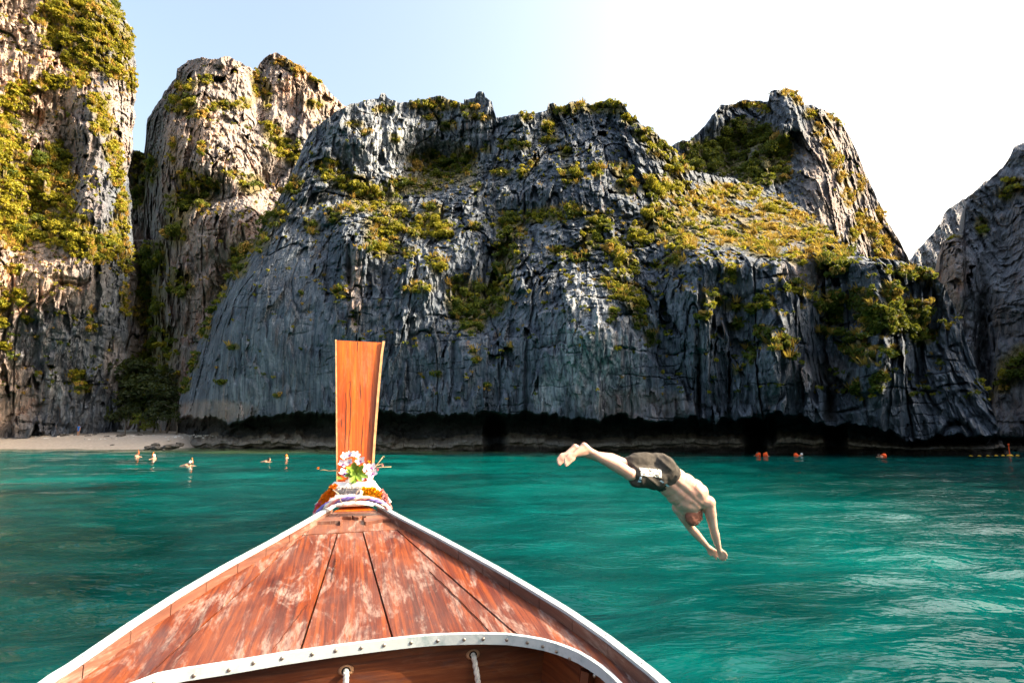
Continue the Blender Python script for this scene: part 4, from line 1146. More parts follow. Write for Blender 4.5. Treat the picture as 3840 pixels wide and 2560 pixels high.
# prow board: leaning forward, wider at the top, proud rims along both edges
PB = BP(A_END + .10, -.03, 0); LEAN = math.radians(17)
PN = (-AX * math.cos(LEAN) + Vector((0, 0, 1)) * math.sin(LEAN)).normalized()
def onboard(px, py, off=0.0):
    d = Vector(tuple(float(q) for q in ray(px, py))); o = Vector((0, 0, CAM_H))
    t = (PB + PN * off - o).dot(PN) / d.dot(PN)
    return o + d * t
def board(mb, quad_rows, off0, off1, ids):
    """rows of (left px, right px, py)"""
    K = 9; V = []; At = []; n = len(quad_rows)
    for off in (off0, off1):
        for i, (xl, xr, yl, yr) in enumerate(quad_rows):
            for j in range(K):
                w = j / (K - 1); p = onboard(xl + (xr - xl) * w, yl + (yr - yl) * w, 0) + PN * off
                V.append(p); At.append((((xl + (xr - xl) * w) - 1330) * .0016, -yl * .0016, ids))
    F = []; m = n * K
    for i in range(n - 1):
        for j in range(K - 1):
            q = (i * K + j, i * K + j + 1, (i + 1) * K + j + 1, (i + 1) * K + j); F.append(q); F.append(tuple(x + m for x in q[::-1]))
    rim = list(range(K)) + [i * K + K - 1 for i in range(1, n)] + [(n - 1) * K + j for j in range(K - 2, -1, -1)] + [i * K for i in range(n - 2, 0, -1)]
    for k in range(len(rim)):
        a, b = rim[k], rim[(k + 1) % len(rim)]; F.append((a, a + m, b + m, b))
    return mb.add(V, F, At)
yy = np.linspace(0, 1, 14)
def ledge(t): return 1257 + 5 * t ** .8
def redge(t): return 1443 - 49 * t ** .78
rows_main = [(ledge(t) + 4, redge(t) - 9, 1276 + 600 * t, 1284 + 592 * t) for t in yy]
pbo = bpart(board(MB(), rows_main, 0, -.045, 30.), 'prow_board', M['prow'])
rows_r = [(redge(t) - 9, redge(t), 1283 + 592 * t, 1283 + 592 * t) for t in yy]
bpart(board(MB(), rows_r, .016, -.047, 31.), 'board_rim', M['edge_wood'], pbo)
rows_l = [(ledge(t), ledge(t) + 5, 1275 + 600 * t, 1275 + 600 * t) for t in yy]
bpart(board(MB(), rows_l, .007, -.047, 32.), 'board_rim', M['edge_wood'], pbo)
# cracks down the face of the board
for path in ([(1340, 1277), (1341, 1290), (1340, 1318)], [(1302, 1440), (1314, 1428), (1312, 1470), (1316, 1520), (1314, 1590), (1309, 1650), (1307, 1706)], [(1298, 1470), (1299, 1540), (1296, 1620), (1294, 1700)], [(1363, 1560), (1358, 1640), (1354, 1700)], [(1351, 1440), (1354, 1500)], [(1388, 1570), (1386, 1620)], [(1280, 1570), (1281, 1600)]):
    mb = MB(); V = []
    fine = []
    for i in range(len(path) - 1):
        for q in range(4): fine.append((path[i][0] + (path[i + 1][0] - path[i][0]) * q / 4 + random.uniform(-1, 1), path[i][1] + (path[i + 1][1] - path[i][1]) * q / 4))
    fine.append(path[-1]); n = len(fine) - 1
    for i, (x, y) in enumerate(fine):
        wd = .4 + 1.0 * math.sin(math.pi * min(max(i / n, .06), .94))
        V += [onboard(x - wd, y) + PN * .0012, onboard(x + wd, y) + PN * .0012, onboard(x + wd, y) - PN * .002, onboard(x - wd, y) - PN * .002]
    F = [(i * 4 + q, i * 4 + (q + 1) % 4, i * 4 + 4 + (q + 1) % 4, i * 4 + 4 + q) for i in range(n) for q in range(4)] + [(3, 2, 1, 0), (n * 4, n * 4 + 1, n * 4 + 2, n * 4 + 3)]
    mb.add(V, F); bpart(mb, 'crack', M['dark_wood'], pbo)
# stem below the board
mb = MB()
b0 = BP(A_END + .06, -.03, 0)
pts = [b0 + Vector((0, 0, -.02)) + AX * .03, b0 + AX * .10 + Vector((0, 0, -.35)), b0 + AX * .02 + Vector((0, 0, -.75)), b0 - AX * .35 + Vector((0, 0, -1.25)), b0 - AX * 1.0 + Vector((0, 0, -1.6))]
mb.tube(pts, [.09, .08, .07, .07, .06], 10); bpart(mb, 'stem', M['dark_wood'], None, True)

# ropes through the bulkhead
M['rope'] = simple('rope_fibre', (.55, .53, .50), .9, .25, 120, .1)
M['pale_wood'] = simple('worn_wood', (.34, .19, .11), .8, .3, 40, .2)
def on_bulk(px, py):
    p0 = BP(bulk_a(0), 0, 0); e = (BP(bulk_a(.3), .3, 0) - p0); nrm = e.cross(Vector((0, 0, 1))).normalized()
    d = Vector(tuple(float(q) for q in ray(px, py))); o = Vector((0, 0, CAM_H))
    if nrm.dot(d) > 0: nrm = -nrm
    t = (p0 - o).dot(nrm) / d.dot(nrm)
    return o + d * t, nrm
for (x0, y0, x1, y1) in ((1297, 2512, 1293, 2600), (1773, 2452, 1792, 2600)):
    p, nrm = on_bulk(x0, y0); q, _ = on_bulk(x1, y1)
    Mx = nrm.to_track_quat('Z', 'Y').to_matrix()
    mb = MB()
    for rr, off, mt in ((.0185, .0015, None),):
        mb.ball(p + nrm * off, (rr * 1.2, rr * .8, .002), 14, 4, Mx)
    bpart(mb, 'hole_rim', M['pale_wood'], None, True)
    mb = MB().ball(p + nrm * .003, (.0125, .0105, .002), 12, 4, Mx)
    bpart(mb, 'hole', simple('hole_shadow', (.01, .008, .006), .9), None, True)
    mb = MB()
    q = q + (q - p) * 1.5
    for st_ in range(3):
        pts = []
        for i in range(60):
            t = i / 59; c = p.lerp(q, t) + nrm * (.010 + .012 * min(1, t * 6)); an = t * 34 + st_ * 2.094
            pts.append(c + CX * .0042 * math.cos(an) + nrm * .0042 * math.sin(an))
        mb.tube(pts, .0046, 6)
    mb.tube([p - nrm * .03, p + nrm * .006, p.lerp(q, .02) + nrm * .011], .0075, 8)
    mb.build('rope', M['rope'], None, True, label='twisted grey white rope hanging from a hole in the bulkhead', cat='rope', group='ropes through the bulkhead')

# ------------------------------------------------------------------ offerings on the prow
def petal_grid(L, wd, cup, n=5, k=3):
    """one petal along +Y from the origin, face towards +Z"""
    V = []; F = []
    for i in range(n):
        t = i / (n - 1); w = wd * math.sin(math.pi * min(.06 + .94 * t, .97)) ** .7 * (.55 + .6 * t if t < .6 else .91)
        for j in range(k):
            q = j / (k - 1) * 2 - 1
            V.append(Vector((q * w, t * L, cup * (t * t) + .35 * w * q * q)))
    for i in range(n - 1):
        for j in range(k - 1): F.append((i * k + j, i * k + j + 1, (i + 1) * k + j + 1, (i + 1) * k + j))
    return V, F
def blossom_mesh(name, mat, layers, R, seed):
    r = random.Random(seed); mb = MB()
    for (cnt, L, el) in layers:
        for i in range(cnt):
            V, F = petal_grid(L * R * r.uniform(.8, 1.1), .24 * R * r.uniform(.8, 1.2), .25 * R, 4, 3)
            Mx = Matrix.Rotation(2 * math.pi * (i + r.random() * .6) / cnt, 3, 'Z') @ Matrix.Rotation(math.radians(el + r.uniform(-12, 12)), 3, 'X')
            mb.add([Mx @ v for v in V], F)
    o = mb.build(name, mat, None, True); me = o.data; bpy.data.objects.remove(o)
    return me
M['p_orange'] = simple('petal_orange', (.95, .27, .008), .7, .2, 90)
M['p_yellow'] = simple('petal_yellow', (.95, .50, .008), .7, .15, 90)
M['p_pink'] = simple('petal_pink', (.92, .16, .26), .7, .2, 90)
M['p_rose'] = simple('petal_rose', (.85, .45, .42), .7, .2, 90)
M['p_white'] = simple('petal_white', (.82, .80, .78), .7, .05, 60)
M['p_orchid'] = simple('petal_orchid', (.82, .74, .80), .6, .08, 40)
M['p_purple'] = simple('orchid_lip', (.36, .02, .30), .6, .3, 80)
M['leaf_fresh'] = simple('fresh_leaf', (.20, .32, .045), .45, .4, 30)
M['cloth'] = simple('white_cloth', (.80, .80, .80), .85, .04, 30)
M['twig'] = simple('twig_bark', (.45, .30, .17), .8, .3, 60)
M['lav'] = simple('ribbon_lavender', (.22, .17, .48), .6, .3, 25)
M['rib_pink'] = simple('ribbon_pink', (.75, .30, .30), .6, .3, 25)
M['rib_cream'] = simple('ribbon_cream', (.78, .68, .58), .6, .1, 25)
M['string'] = simple('string_tan', (.62, .48, .32), .8, .1, 60)
DOME = [(9, .75, 12), (9, .80, 38), (7, .8, 62), (4, .7, 82), (9, .7, -14)]
BL = {k: [blossom_mesh('blossom_' + k, M['p_' + k], DOME, 1.0, 40 + q) for q in range(2)] for k in ('orange', 'yellow', 'pink', 'rose', 'white')}
YP = 3.02
def prow_pt(px, py, out=0.0):
    return W(px, py, YP - out)
# cloth wrapped round the foot of the board
mb = MB(); V = []; F = []; At = []
NRr, NCc = 9, 44
cen0 = W(1330, 1806, 3.13); cen1 = W(1326, 1886, 3.13)
for i in range(NRr):
    t = i / (NRr - 1); hw = (72 + 62 * t ** 1.1) * .00146; dw = .045 + .085 * t
    cen = cen0.lerp(cen1, t)
    for j in range(NCc):
        an = 2 * math.pi * j / NCc; rp = 1 + .035 * math.sin(an * 9 + 3 * t) * t + .02 * math.sin(an * 17 + 1)
        ca, sa = math.cos(an), math.sin(an)
        ca = math.copysign(abs(ca) ** .9, ca)
        V.append(cen + CX * hw * ca * rp - AX * dw * sa * rp + Vector((0, 0, .006 * math.sin(an * 5))))
for i in range(NRr - 1):
    for j in range(NCc): F.append((i * NCc + j, i * NCc + (j + 1) % NCc, (i + 1) * NCc + (j + 1) % NCc, (i + 1) * NCc + j))
F.append(tuple(range(NCc))[::-1]); F.append(tuple(range((NRr - 1) * NCc, NRr * NCc)))
mb.add(V, F); mb.build('cloth_wrap', M['cloth'], None, True, label='white cloth wrapped round the foot of the prow board', cat='cloth')
def garland(kind, pts, r_px, label, rows=1, out=.10):
    e = empty('flower_garland', prow_pt(*pts[0], out), label, 'garland')
    L = [0]
    for i in range(1, len(pts)): L.append(L[-1] + math.dist(pts[i], pts[i - 1]))
    n = max(2, int(L[-1] / (r_px * 1.15)))
    for rw in range(rows):
        for k in range(n + 1):
            d = L[-1] * (k + .5 * (rw % 2)) / n
            x = float(np.interp(d, L, [p[0] for p in pts])); y = float(np.interp(d, L, [p[1] for p in pts])) + (rw - (rows - 1) / 2) * r_px * 1.35
            bend = out * math.sqrt(max(0, 1 - ((x - 1325) / 165) ** 2))
            p = prow_pt(x + random.uniform(-2, 2), y + random.uniform(-2, 2), bend)
            o = bpy.data.objects.new('blossom', random.choice(BL[kind])); COL.objects.link(o)
            R = r_px * .00142 * random.uniform(1.4, 1.9)
            o.scale = (R, R, R)
            d_ = (Vector((0, 0, CAM_H)) - p).normalized() + Vector((random.uniform(-.5, .5), random.uniform(-.3, .3), random.uniform(-.1, .5))) + Vector(((x - 1325) / 160, 0, 0))
            o.rotation_euler = d_.to_track_quat('Z', 'Y').to_euler(); o.location = p
            _keep(o, e)
garland('orange', [(1204, 1893), (1222, 1868), (1242, 1846), (1256, 1836)], 9.5, 'orange marigold garland round the foot of the prow', 3)
garland('pink', [(1182, 1924), (1190, 1906), (1202, 1888), (1212, 1878)], 8, 'hot pink flower garland beside the blue ribbon', 2)
garland('white', [(1264, 1842), (1290, 1838), (1320, 1838), (1345, 1840)], 9, 'white flower garland across the white cloth', 2)
garland('yellow', [(1366, 1846), (1385, 1848), (1405, 1852), (1422, 1860)], 9.5, 'bright yellow marigold garland on the white cloth', 3)
garland('rose', [(1430, 1848), (1442, 1866), (1452, 1886), (1460, 1908)], 9, 'pale rose flower garland hanging beside the yellow marigolds', 2)
# braided ribbon
path = [(1178, 1934), (1196, 1914), (1222, 1894), (1256, 1878), (1296, 1870), (1335, 1868), (1376, 1868), (1412, 1876), (1440, 1890), (1462, 1910)]
br = empty('braided_ribbon', prow_pt(1320, 1870, .12), 'twisted lavender, pink and cream ribbon tied round the prow', 'ribbon')
for k, mt in enumerate((M['lav'], M['rib_pink'], M['rib_cream'], M['lav'])):
    pts = []
    for i in range(90):
        t = i / 89 * (len(path) - 1); q = min(int(t), len(path) - 2); f = t - q
        x = path[q][0] * (1 - f) + path[q + 1][0] * f; y = path[q][1] * (1 - f) + path[q + 1][1] * f
        an = i / 89 * 19 + k * 1.571
        bend = .125 * math.sqrt(max(0, 1 - ((x - 1322) / 165) ** 2))
        pts.append(prow_pt(x, y + 5.2 * math.cos(an), bend + .008 * math.sin(an)))
    mb = MB().tube(pts, [.0072 * (1 + .15 * math.sin(i * .9 + k)) for i in range(90)], 8)
    o = mb.build('strand', mt, None, True); _keep(o, br)
for pts in ([(1248, 1835), (1268, 1850), (1275, 1872), (1283, 1887), (1291, 1889)], [(1360, 1810), (1352, 1832), (1338, 1845), (1334, 1868), (1331, 1886)]):
    MB().tube([prow_pt(x, y, .15) for x, y in pts], .0022, 6).build('string', M['string'], None, True, label='thin tan string hanging loose over the white cloth', cat='string', group='loose strings on the prow')
# bouquet
bq = empty('flower_bouquet', onboard(1330, 1800) + PN * .03, 'bouquet of white orchids and green leaves tied to the prow board', 'bouquet')
mb = MB()
for i, (L, wd) in enumerate(((.030, .010), (.028, .009), (.028, .009), (.031, .0135), (.031, .0135))):
    V, F = petal_grid(L, wd, .006)
    Mx = Matrix.Rotation(math.radians([0, 125, -125, 68, -68][i]), 3, 'Z') @ Matrix.Rotation(math.radians(12), 3, 'X')
    mb.add([Mx @ v for v in V], F)
o = mb.build('orchid', M['p_orchid'], None, True); orchid_me = o.data; bpy.data.objects.remove(o)
mb = MB()
V, F = petal_grid(.016, .006, .008); mb.add([Matrix.Rotation(math.pi, 3, 'Z') @ v for v in V], F); mb.ball((0, 0, .004), .0045, 8, 5)
o = mb.build('lip', M['p_purple'], None, True); lip_me = o.data; bpy.data.objects.remove(o)
for i, (x, y, sc_) in enumerate([(1286, 1748, 1.0), (1291, 1786, 1.15), (1292, 1719, .9), (1311, 1717, 1.0), (1333, 1717, .9), (1352, 1738, 1.0), (1370, 1764, 1.0), (1386, 1781, 1.1), (1398, 1786, 1.0), (1366, 1796, .9), (1391, 1764, 1.05), (1309, 1810, .8), (1310, 1742, .8), (1382, 1800, .8)]):
    p = onboard(x, y) + PN * random.uniform(.03, .055)
    d_ = PN + Vector((random.uniform(-.5, .5), random.uniform(-.2, .2), random.uniform(-.1, .5)))
    ro = (d_.to_track_quat('Z', 'Y') @ Matrix.Rotation(random.uniform(-.8, .8), 3, 'Z').to_quaternion()).to_euler()
    o = bpy.data.objects.new('orchid', orchid_me); COL.objects.link(o); o.location = p; o.rotation_euler = ro; o.scale = (sc_,) * 3; _keep(o, bq)
    l_ = bpy.data.objects.new('lip', lip_me); COL.objects.link(l_); l_.parent = o
for x, y, k in ((1383, 1736, 'yellow'), (1337, 1727, 'yellow'), (1337, 1742, 'orange'), (1283, 1758, 'orange'), (1381, 1772, 'orange'), (1356, 1764, 'orange')):
    o = bpy.data.objects.new('blossom', BL[k][0]); COL.objects.link(o); o.location = onboard(x, y) + PN * .03; o.scale = (.012,) * 3
    o.rotation_euler = PN.to_track_quat('Z', 'Y').to_euler(); _keep(o, bq)
mb = MB(); V, F = petal_grid(1.0, .22, .18, 6, 3); mb.add(V, F); o = mb.build('leaf', M['leaf_fresh'], None, True); leaf_me = o.data; bpy.data.objects.remove(o)
for i in range(18):
    p = onboard(1331 + random.uniform(-6, 6), 1782 + random.uniform(-8, 8)) + PN * (.045 + .02 * random.random())
    an = i / 18 * 2 * math.pi + random.uniform(-.2, .2)
    side = (CX * math.cos(an) + Vector((0, 0, 1)) * math.sin(an))
    d_ = (side + PN * random.uniform(.2, 1.0)).normalized()
    o = bpy.data.objects.new('leaf', leaf_me); COL.objects.link(o); o.location = p
    L = random.uniform(.050, .070); o.scale = (L, L, L)
    zz = (PN - d_ * PN.dot(d_)).normalized(); xx = d_.cross(zz)
    o.rotation_euler = Matrix((xx, d_, zz)).transposed().to_euler(); _keep(o, bq)
for x, y in ((1258, 1797), (1270, 1793)):
    o = bpy.data.objects.new('leaf', leaf_me); COL.objects.link(o); o.location = onboard(1285, 1798) + PN * .02; o.scale = (.034, .034, .034)
    d_ = (onboard(x, y) - onboard(1290, 1800)).normalized(); zz = (PN - d_ * PN.dot(d_)).normalized(); xx = d_.cross(zz)
    o.rotation_euler = Matrix((xx, d_, zz)).transposed().to_euler(); _keep(o, bq)
for pth in ([(1390, 1770), (1402, 1756), (1420, 1736), (1438, 1713)], [(1396, 1760), (1412, 1748), (1434, 1741), (1434, 1752)], [(1398, 1757), (1430, 1754), (1466, 1753)], [(1436, 1716), (1441, 1715)], [(1270, 1766), (1235, 1768), (1215, 1764), (1200, 1766)]):
    o = MB().tube([onboard(x, y) + PN * .02 for x, y in pth], [.0032] + [.0022] * (len(pth) - 1), 6).build('twig', M['twig'], None, True); _keep(o, bq)
for x, y, k in ((1194, 1758, 'orange'), (1416, 1763, 'pink'), (1434, 1748, 'rose')):
    o = bpy.data.objects.new('blossom', BL[k][1]); COL.objects.link(o); o.location = onboard(x, y) + PN * .02; o.scale = (.009,) * 3; o.rotation_euler = PN.to_track_quat('Z', 'Y').to_euler(); _keep(o, bq)

# ------------------------------------------------------------------ people
def skin_mat(name, col, warm):
    t = NT(name); c = t.coord()
    n = t.noise(c, 9, 4); n2 = t.noise(c, 90, 3)
    cc = t.mix(t.ramp(n, [(.35, 0.0), (.65, 1.0)]), col, warm)
    cc = t.mix(t.ramp(n2, [(.55, 0.0), (.75, .35)]), cc, [x * .8 for x in warm])
    return t.done(t.bsdf(cc, .5, t.bump(n2, .12, .002), .4, Subsurface_Weight=.12, Subsurface_Scale=.02))
M['skin'] = skin_mat('skin', (.60, .40, .315), (.56, .30, .225))
M['shorts'] = simple('shorts_cloth', (.060, .053, .046), .85, .25, 35, .15)
M['hair'] = simple('hair_brown', (.20, .075, .05), .7, .3, 90, .3)
def fuse(mb, voxel, name, mat, it=6, fac=.6, disp=None):
    """voxel-fuse overlapping shapes into one continuous smooth surface"""
    me = bpy.data.meshes.new(name); me.from_pydata([tuple(p) for p in mb.v], [], mb.f); me.update()
    bm = bmesh.new(); bm.from_mesh(me); bmesh.ops.recalc_face_normals(bm, faces=bm.faces); bm.to_mesh(me); bm.free()
    tmp = bpy.data.objects.new('tmp', me); COL.objects.link(tmp)
    r = tmp.modifiers.new('r', 'REMESH'); r.mode = 'VOXEL'; r.voxel_size = voxel; r.use_smooth_shade = True
    sm = tmp.modifiers.new('s', 'SMOOTH'); sm.iterations = it; sm.factor = fac
    dg = bpy.context.evaluated_depsgraph_get(); dg.update()
    out = bpy.data.meshes.new_from_object(tmp.evaluated_get(dg)); out.name = name
    bpy.data.objects.remove(tmp)
    if disp:
        co = np.empty(len(out.vertices) * 3, np.float32); out.vertices.foreach_get('co', co); co = co.reshape(-1, 3)
        no = np.empty_like(co).ravel(); out.vertices.foreach_get('normal', no); no = no.reshape(-1, 3)
        co = co + no * disp(co)[:, None]; out.vertices.foreach_set('co', co.ravel())
    out.materials.clear(); out.materials.append(mat)
    out.polygons.foreach_set('use_smooth', [True] * len(out.polygons)); out.update()
    return bpy.data.objects.new(name, out)

def diver():
    J = lambda x, y, d: W(x, y, d)
    pel = J(2478, 1768, 6.03); wai = J(2524, 1810, 6.05); che = J(2582, 1856, 6.08); nek = J(2608, 1898, 6.16)
    e = empty('person', pel, 'shirtless person in dark shorts diving head first over the water', 'person')
    tor = (che - pel).normalized()
    view = (Vector((0, 0, CAM_H)) - che).normalized()
    wide = tor.cross(view).normalized()                 # across the shoulders
    if wide.x < 0: wide = -wide
    back = wide.cross(tor).normalized()
    if back.dot(view) < 0: back = -back
    Mt = Matrix((wide, back, tor)).transposed()
    mb = MB()
    # trunk
    mb.ball(pel, (.155, .115, .13), 20, 12, Mt)
    mb.ball(pel.lerp(wai, .6), (.160, .115, .12), 20, 12, Mt)
    mb.ball(wai, (.166, .112, .13), 20, 12, Mt)
    mb.ball(wai.lerp(che, .5), (.182, .116, .15), 20, 12, Mt)
    mb.ball(che, (.192, .120, .15), 20, 12, Mt)
    mb.ball(che + tor * .07 + back * .012, (.190, .100, .11), 20, 12, Mt)
    for sg in (-1, 1): mb.ball(che + wide * .085 * sg + back * .055 + tor * .02, (.075, .05, .10), 14, 8, Mt)   # shoulder blades
    mb.caps(che + tor * .10, nek, .066, .058)
    # head, tucked between the arms and turned to the water
    hd = J(2604, 1927, 6.09); hdir = (hd - nek).normalized()
    face = (hdir.cross(wide)).normalized()
    if face.dot(view) > 0: face = -face
    Mh = Matrix((wide, face, hdir)).transposed()
    mb.ball(hd, (.078, .098, .112), 18, 12, Mh)
    mb.ball(hd + face * .035 - hdir * .045, (.058, .062, .062), 14, 8, Mh)      # jaw
    mb.caps(hd + face * .095 - hdir * .005, hd + face * .112 - hdir * .022, .010, .013, 8)   # nose
    for sg in (-1, 1): mb.ball(hd + wide * .078 * sg, (.012, .022, .032), 10, 6, Mh)
    mb.caps(nek, hd, .055, .06)
    # arms
    def arm(sh, el, wr, tip, thumb_side, spread):
        mb.ball(sh, .074, 16, 10)
        mb.caps(che.lerp(sh, .35) + tor * .02, sh, .092, .072)
        mb.caps(che.lerp(sh, .4) - tor * .05, sh.lerp(el, .15), .075, .06)
        mb.caps(sh, sh.lerp(el, .5), .068, .059); mb.caps(sh.lerp(el, .4), el, .060, .043)
        mb.caps(el, el.lerp(wr, .35), .044, .046); mb.caps(el.lerp(wr, .3), wr, .046, .029)
        hdv = (tip - wr).normalized(); sd = hdv.cross(view).normalized() * thumb_side
        L = (tip - wr).length
        kn = wr + hdv * L * .5
        nrm = hdv.cross(sd).normalized()
        Mp = Matrix((sd, nrm, hdv)).transposed()
        mb.ball(wr + hdv * L * .27, (.034, .016, .056), 14, 8, Mp)
        mb.caps(wr - hdv * .01, wr + hdv * .03, .025, .024)
        for q, (o_, l_) in enumerate(((-.026, .84), (-.009, .98), (.009, 1.0), (.026, .93))):
            b = kn - hdv * .012 + sd * o_; m_ = wr + hdv * L * (.5 + .27 * l_) + sd * o_ * (1.1 + spread); t_ = wr + hdv * L * l_ + sd * o_ * (1.15 + 1.6 * spread) - view * .012
            mb.caps(b, m_, .0098, .0092, 8); mb.caps(m_, t_, .0092, .0078, 8)
        tb = wr + hdv * .03 + sd * .026; tm = tb + hdv * .036 + sd * .022; tt = tm + hdv * .034 + sd * .004
        mb.caps(tb, tm, .013, .0105, 8); mb.caps(tm, tt, .0105, .0085, 8)
    arm(J(2546, 1902, 6.14), J(2588, 1976, 6.20), J(2651, 2046, 6.24), J(2700, 2089, 6.26), 1, .25)
    arm(J(2656, 1884, 6.08), J(2676, 1982, 6.12), J(2695, 2056, 6.18), J(2716, 2102, 6.2), -1, .2)
    # legs
    def leg(hip, kne, ank, heel, toe):
        mb.caps(hip, hip.lerp(kne, .5), .088, .076); mb.caps(hip.lerp(kne, .45), kne, .077, .060)
        mb.ball(kne, .063, 14, 8)
        calf = kne.lerp(ank, .32) + Vector((0, 0, .012))
        mb.caps(kne, calf, .060, .066); mb.caps(calf, kne.lerp(ank, .68), .066, .049); mb.caps(kne.lerp(ank, .62), ank, .049, .040)
        mb.ball(ank, .043, 12, 8)
        fd = (toe - heel).normalized(); sole = (Vector((0, 0, CAM_H)) - heel).normalized(); sole = (sole - fd * sole.dot(fd)).normalized()
        wdv = fd.cross(sole).normalized(); Mf = Matrix((wdv, sole, fd)).transposed()
        L = (toe - heel).length
        mb.caps(heel, ank, .036, .040)
        mid_ = heel.lerp(ank, .5); mb.caps(mid_, heel + fd * L * .5 - sole * .006, .038, .028)
        mb.ball(heel + fd * .015, (.032, .030, .040), 12, 8, Mf)
        mb.caps(heel + fd * .02, heel + fd * L * .55, .030, .027); mb.caps(ank, heel + fd * L * .55 - sole * .015, .034, .024)
        mb.ball(heel + fd * L * .66, (.050, .021, .055), 14, 8, Mf)
        for q, (o_, l_) in enumerate(((-.032, 1.0), (-.013, .99), (.002, .96), (.016, .92), (.029, .87))):
            mb.caps(heel + fd * L * .70 + wdv * o_, heel + fd * L * l_ + wdv * o_ * 1.05, .0125 if q else .015, .0095 if q else .012, 8)
    # near leg (lower in the picture), far leg
    leg(J(2468, 1790, 6.0), J(2362, 1778, 5.80), J(2212, 1693, 5.74), J(2190, 1671, 5.70), J(2114, 1737, 5.58))
    leg(J(2478, 1748, 6.08), J(2345, 1742, 5.96), J(2178, 1694, 5.90), J(2156, 1676, 5.87), J(2088, 1735, 5.76))
    def muscles(co):
        q = co - np.array(che); w_ = q @ np.array(wide); t_ = q @ np.array(tor); b_ = q @ np.array(back)
        on = (b_ > .02) & (t_ > -.36) & (t_ < .16) & (np.abs(w_) < .2)
        g = -.009 * np.exp(-(w_ / .016) ** 2) + .006 * np.exp(-((np.abs(w_) - .045) / .028) ** 2) * (t_ < .02)
        g += .010 * np.exp(-((np.abs(w_) - .095 + .25 * (t_ - .03)) / .03) ** 2 - ((t_ - .02) / .08) ** 2) - .006 * np.exp(-((np.abs(w_) - .05) / .02) ** 2 - ((t_ - .05) / .07) ** 2)
        ribs = .0025 * np.sin(t_ * 150) * np.exp(-((np.abs(w_) - .15) / .04) ** 2) * (t_ < .0) * (t_ > -.2)
        return np.where(on, (g + ribs) * np.clip(b_ / .06, 0, 1), 0).astype(np.float32)
    body = fuse(mb, .0085, 'body', M['skin'], 5, .55, muscles); COL.objects.link(body); _keep(body, e)
    # short hair
    mh = MB(); mh.ball(hd - face * .006 + hdir * .012, (.088, .100, .104), 20, 12, Mh)
    hr = fuse(mh, .012, 'hair', M['hair'], 3, .5, lambda co: .004 * vn(co[:, 0] * 60, co[:, 1] * 60, co[:, 2] * 60, 3)); COL.objects.link(hr); _keep(hr, e)
    # board shorts: loose, flared at the hems, wrinkled
    ms = MB()
    ms.ball(pel.lerp(wai, .12), (.178, .138, .13), 20, 12, Mt); ms.ball(pel, (.180, .142, .14), 20, 12, Mt)
    ms.caps(pel.lerp(wai, .55) - wide * .05, pel.lerp(wai, .55) + wide * .05, .115, .115)
    h1, k1 = J(2466, 1792, 6.0), J(2362, 1778, 5.80); h2, k2 = J(2478, 1748, 6.08), J(2345, 1740, 5.96)
    ms.caps(h1, h1.lerp(k1, .72), .118, .100, 16); ms.caps(h2, h2.lerp(k2, .78), .118, .104, 16)
    up = Vector((0, 0, 1))
    ms.caps(h2 + up * .03, h2.lerp(k2, .72) + up * .045, .10, .078, 14); ms.caps(h1 - up * .03, h1.lerp(k1, .80) - up * .055, .085, .060, 14)
    def wr_(co):
        q = co @ np.array(tor); w_ = co @ np.array(wide)
        return .013 * (1 - 2 * np.abs(vn(q * 5, w_ * 15, co[:, 1] * 6, 5))) + .0025 * vn(q * 30, w_ * 42, co[:, 1] * 30, 6)
    so = fuse(ms, .010, 'shorts', M['shorts'], 4, .5, wr_); COL.objects.link(so); _keep(so, e)
    # white print on the leg of the shorts, laid on the cloth by projection along the view
    from mathutils.bvhtree import BVHTree
    bv = BVHTree.FromPolygons([v.co.copy() for v in so.data.vertices], [tuple(p.vertices) for p in so.data.polygons])
    def decal(corners, name, mat, nu, nv, keepf):
        """corners: photo pixels p00 p10 p11 p01"""
        V = []; F = []; ok = {}
        for i in range(nu + 1):
            for j in range(nv + 1):
                s_, t_ = i / nu, j / nv
                x = (corners[0][0] * (1 - s_) + corners[1][0] * s_) * (1 - t_) + (corners[3][0] * (1 - s_) + corners[2][0] * s_) * t_
                y = (corners[0][1] * (1 - s_) + corners[1][1] * s_) * (1 - t_) + (corners[3][1] * (1 - s_) + corners[2][1] * s_) * t_
                d = Vector(tuple(float(q) for q in ray(x, y))).normalized(); o = Vector((0, 0, CAM_H))
                h = bv.ray_cast(o, d)
                if h[0] is not None: ok[(i, j)] = len(V); V.append(h[0] - d * .004)
        for i in range(nu):
            for j in range(nv):
                qd = [(i, j), (i + 1, j), (i + 1, j + 1), (i, j + 1)]
                if all(k in ok for k in qd) and keepf(i, j): F.append(tuple(ok[k] for k in qd))
        m_ = MB(); m_.add(V, F); o = m_.build(name, mat, None, True); o.parent = so
        return o
    M['print_white'] = simple('print_white', (.72, .70, .66), .7, .1, 60); M['print_blue'] = simple('print_blue', (.45, .58, .72), .7, .1, 60)
    rr = random.Random(4); gapm = {(i, j): rr.random() for i in range(24) for j in range(12)}
    decal([(2398, 1752), (2480, 1760), (2481, 1791), (2404, 1781)], 'print', M['print_white'], 22, 10, lambda i, j: not (j in (3, 7) and gapm[(i, j)] < .75) and gapm[(i, j)] > .20)
    decal([(2400, 1786), (2407, 1787), (2404, 1808), (2391, 1806)], 'print', M['print_blue'], 3, 6, lambda i, j: j != 3)
    decal([(2473, 1802), (2480, 1800), (2512, 1822), (2506, 1826)], 'print', M['print_blue'], 6, 3, lambda i, j: True)
diver()

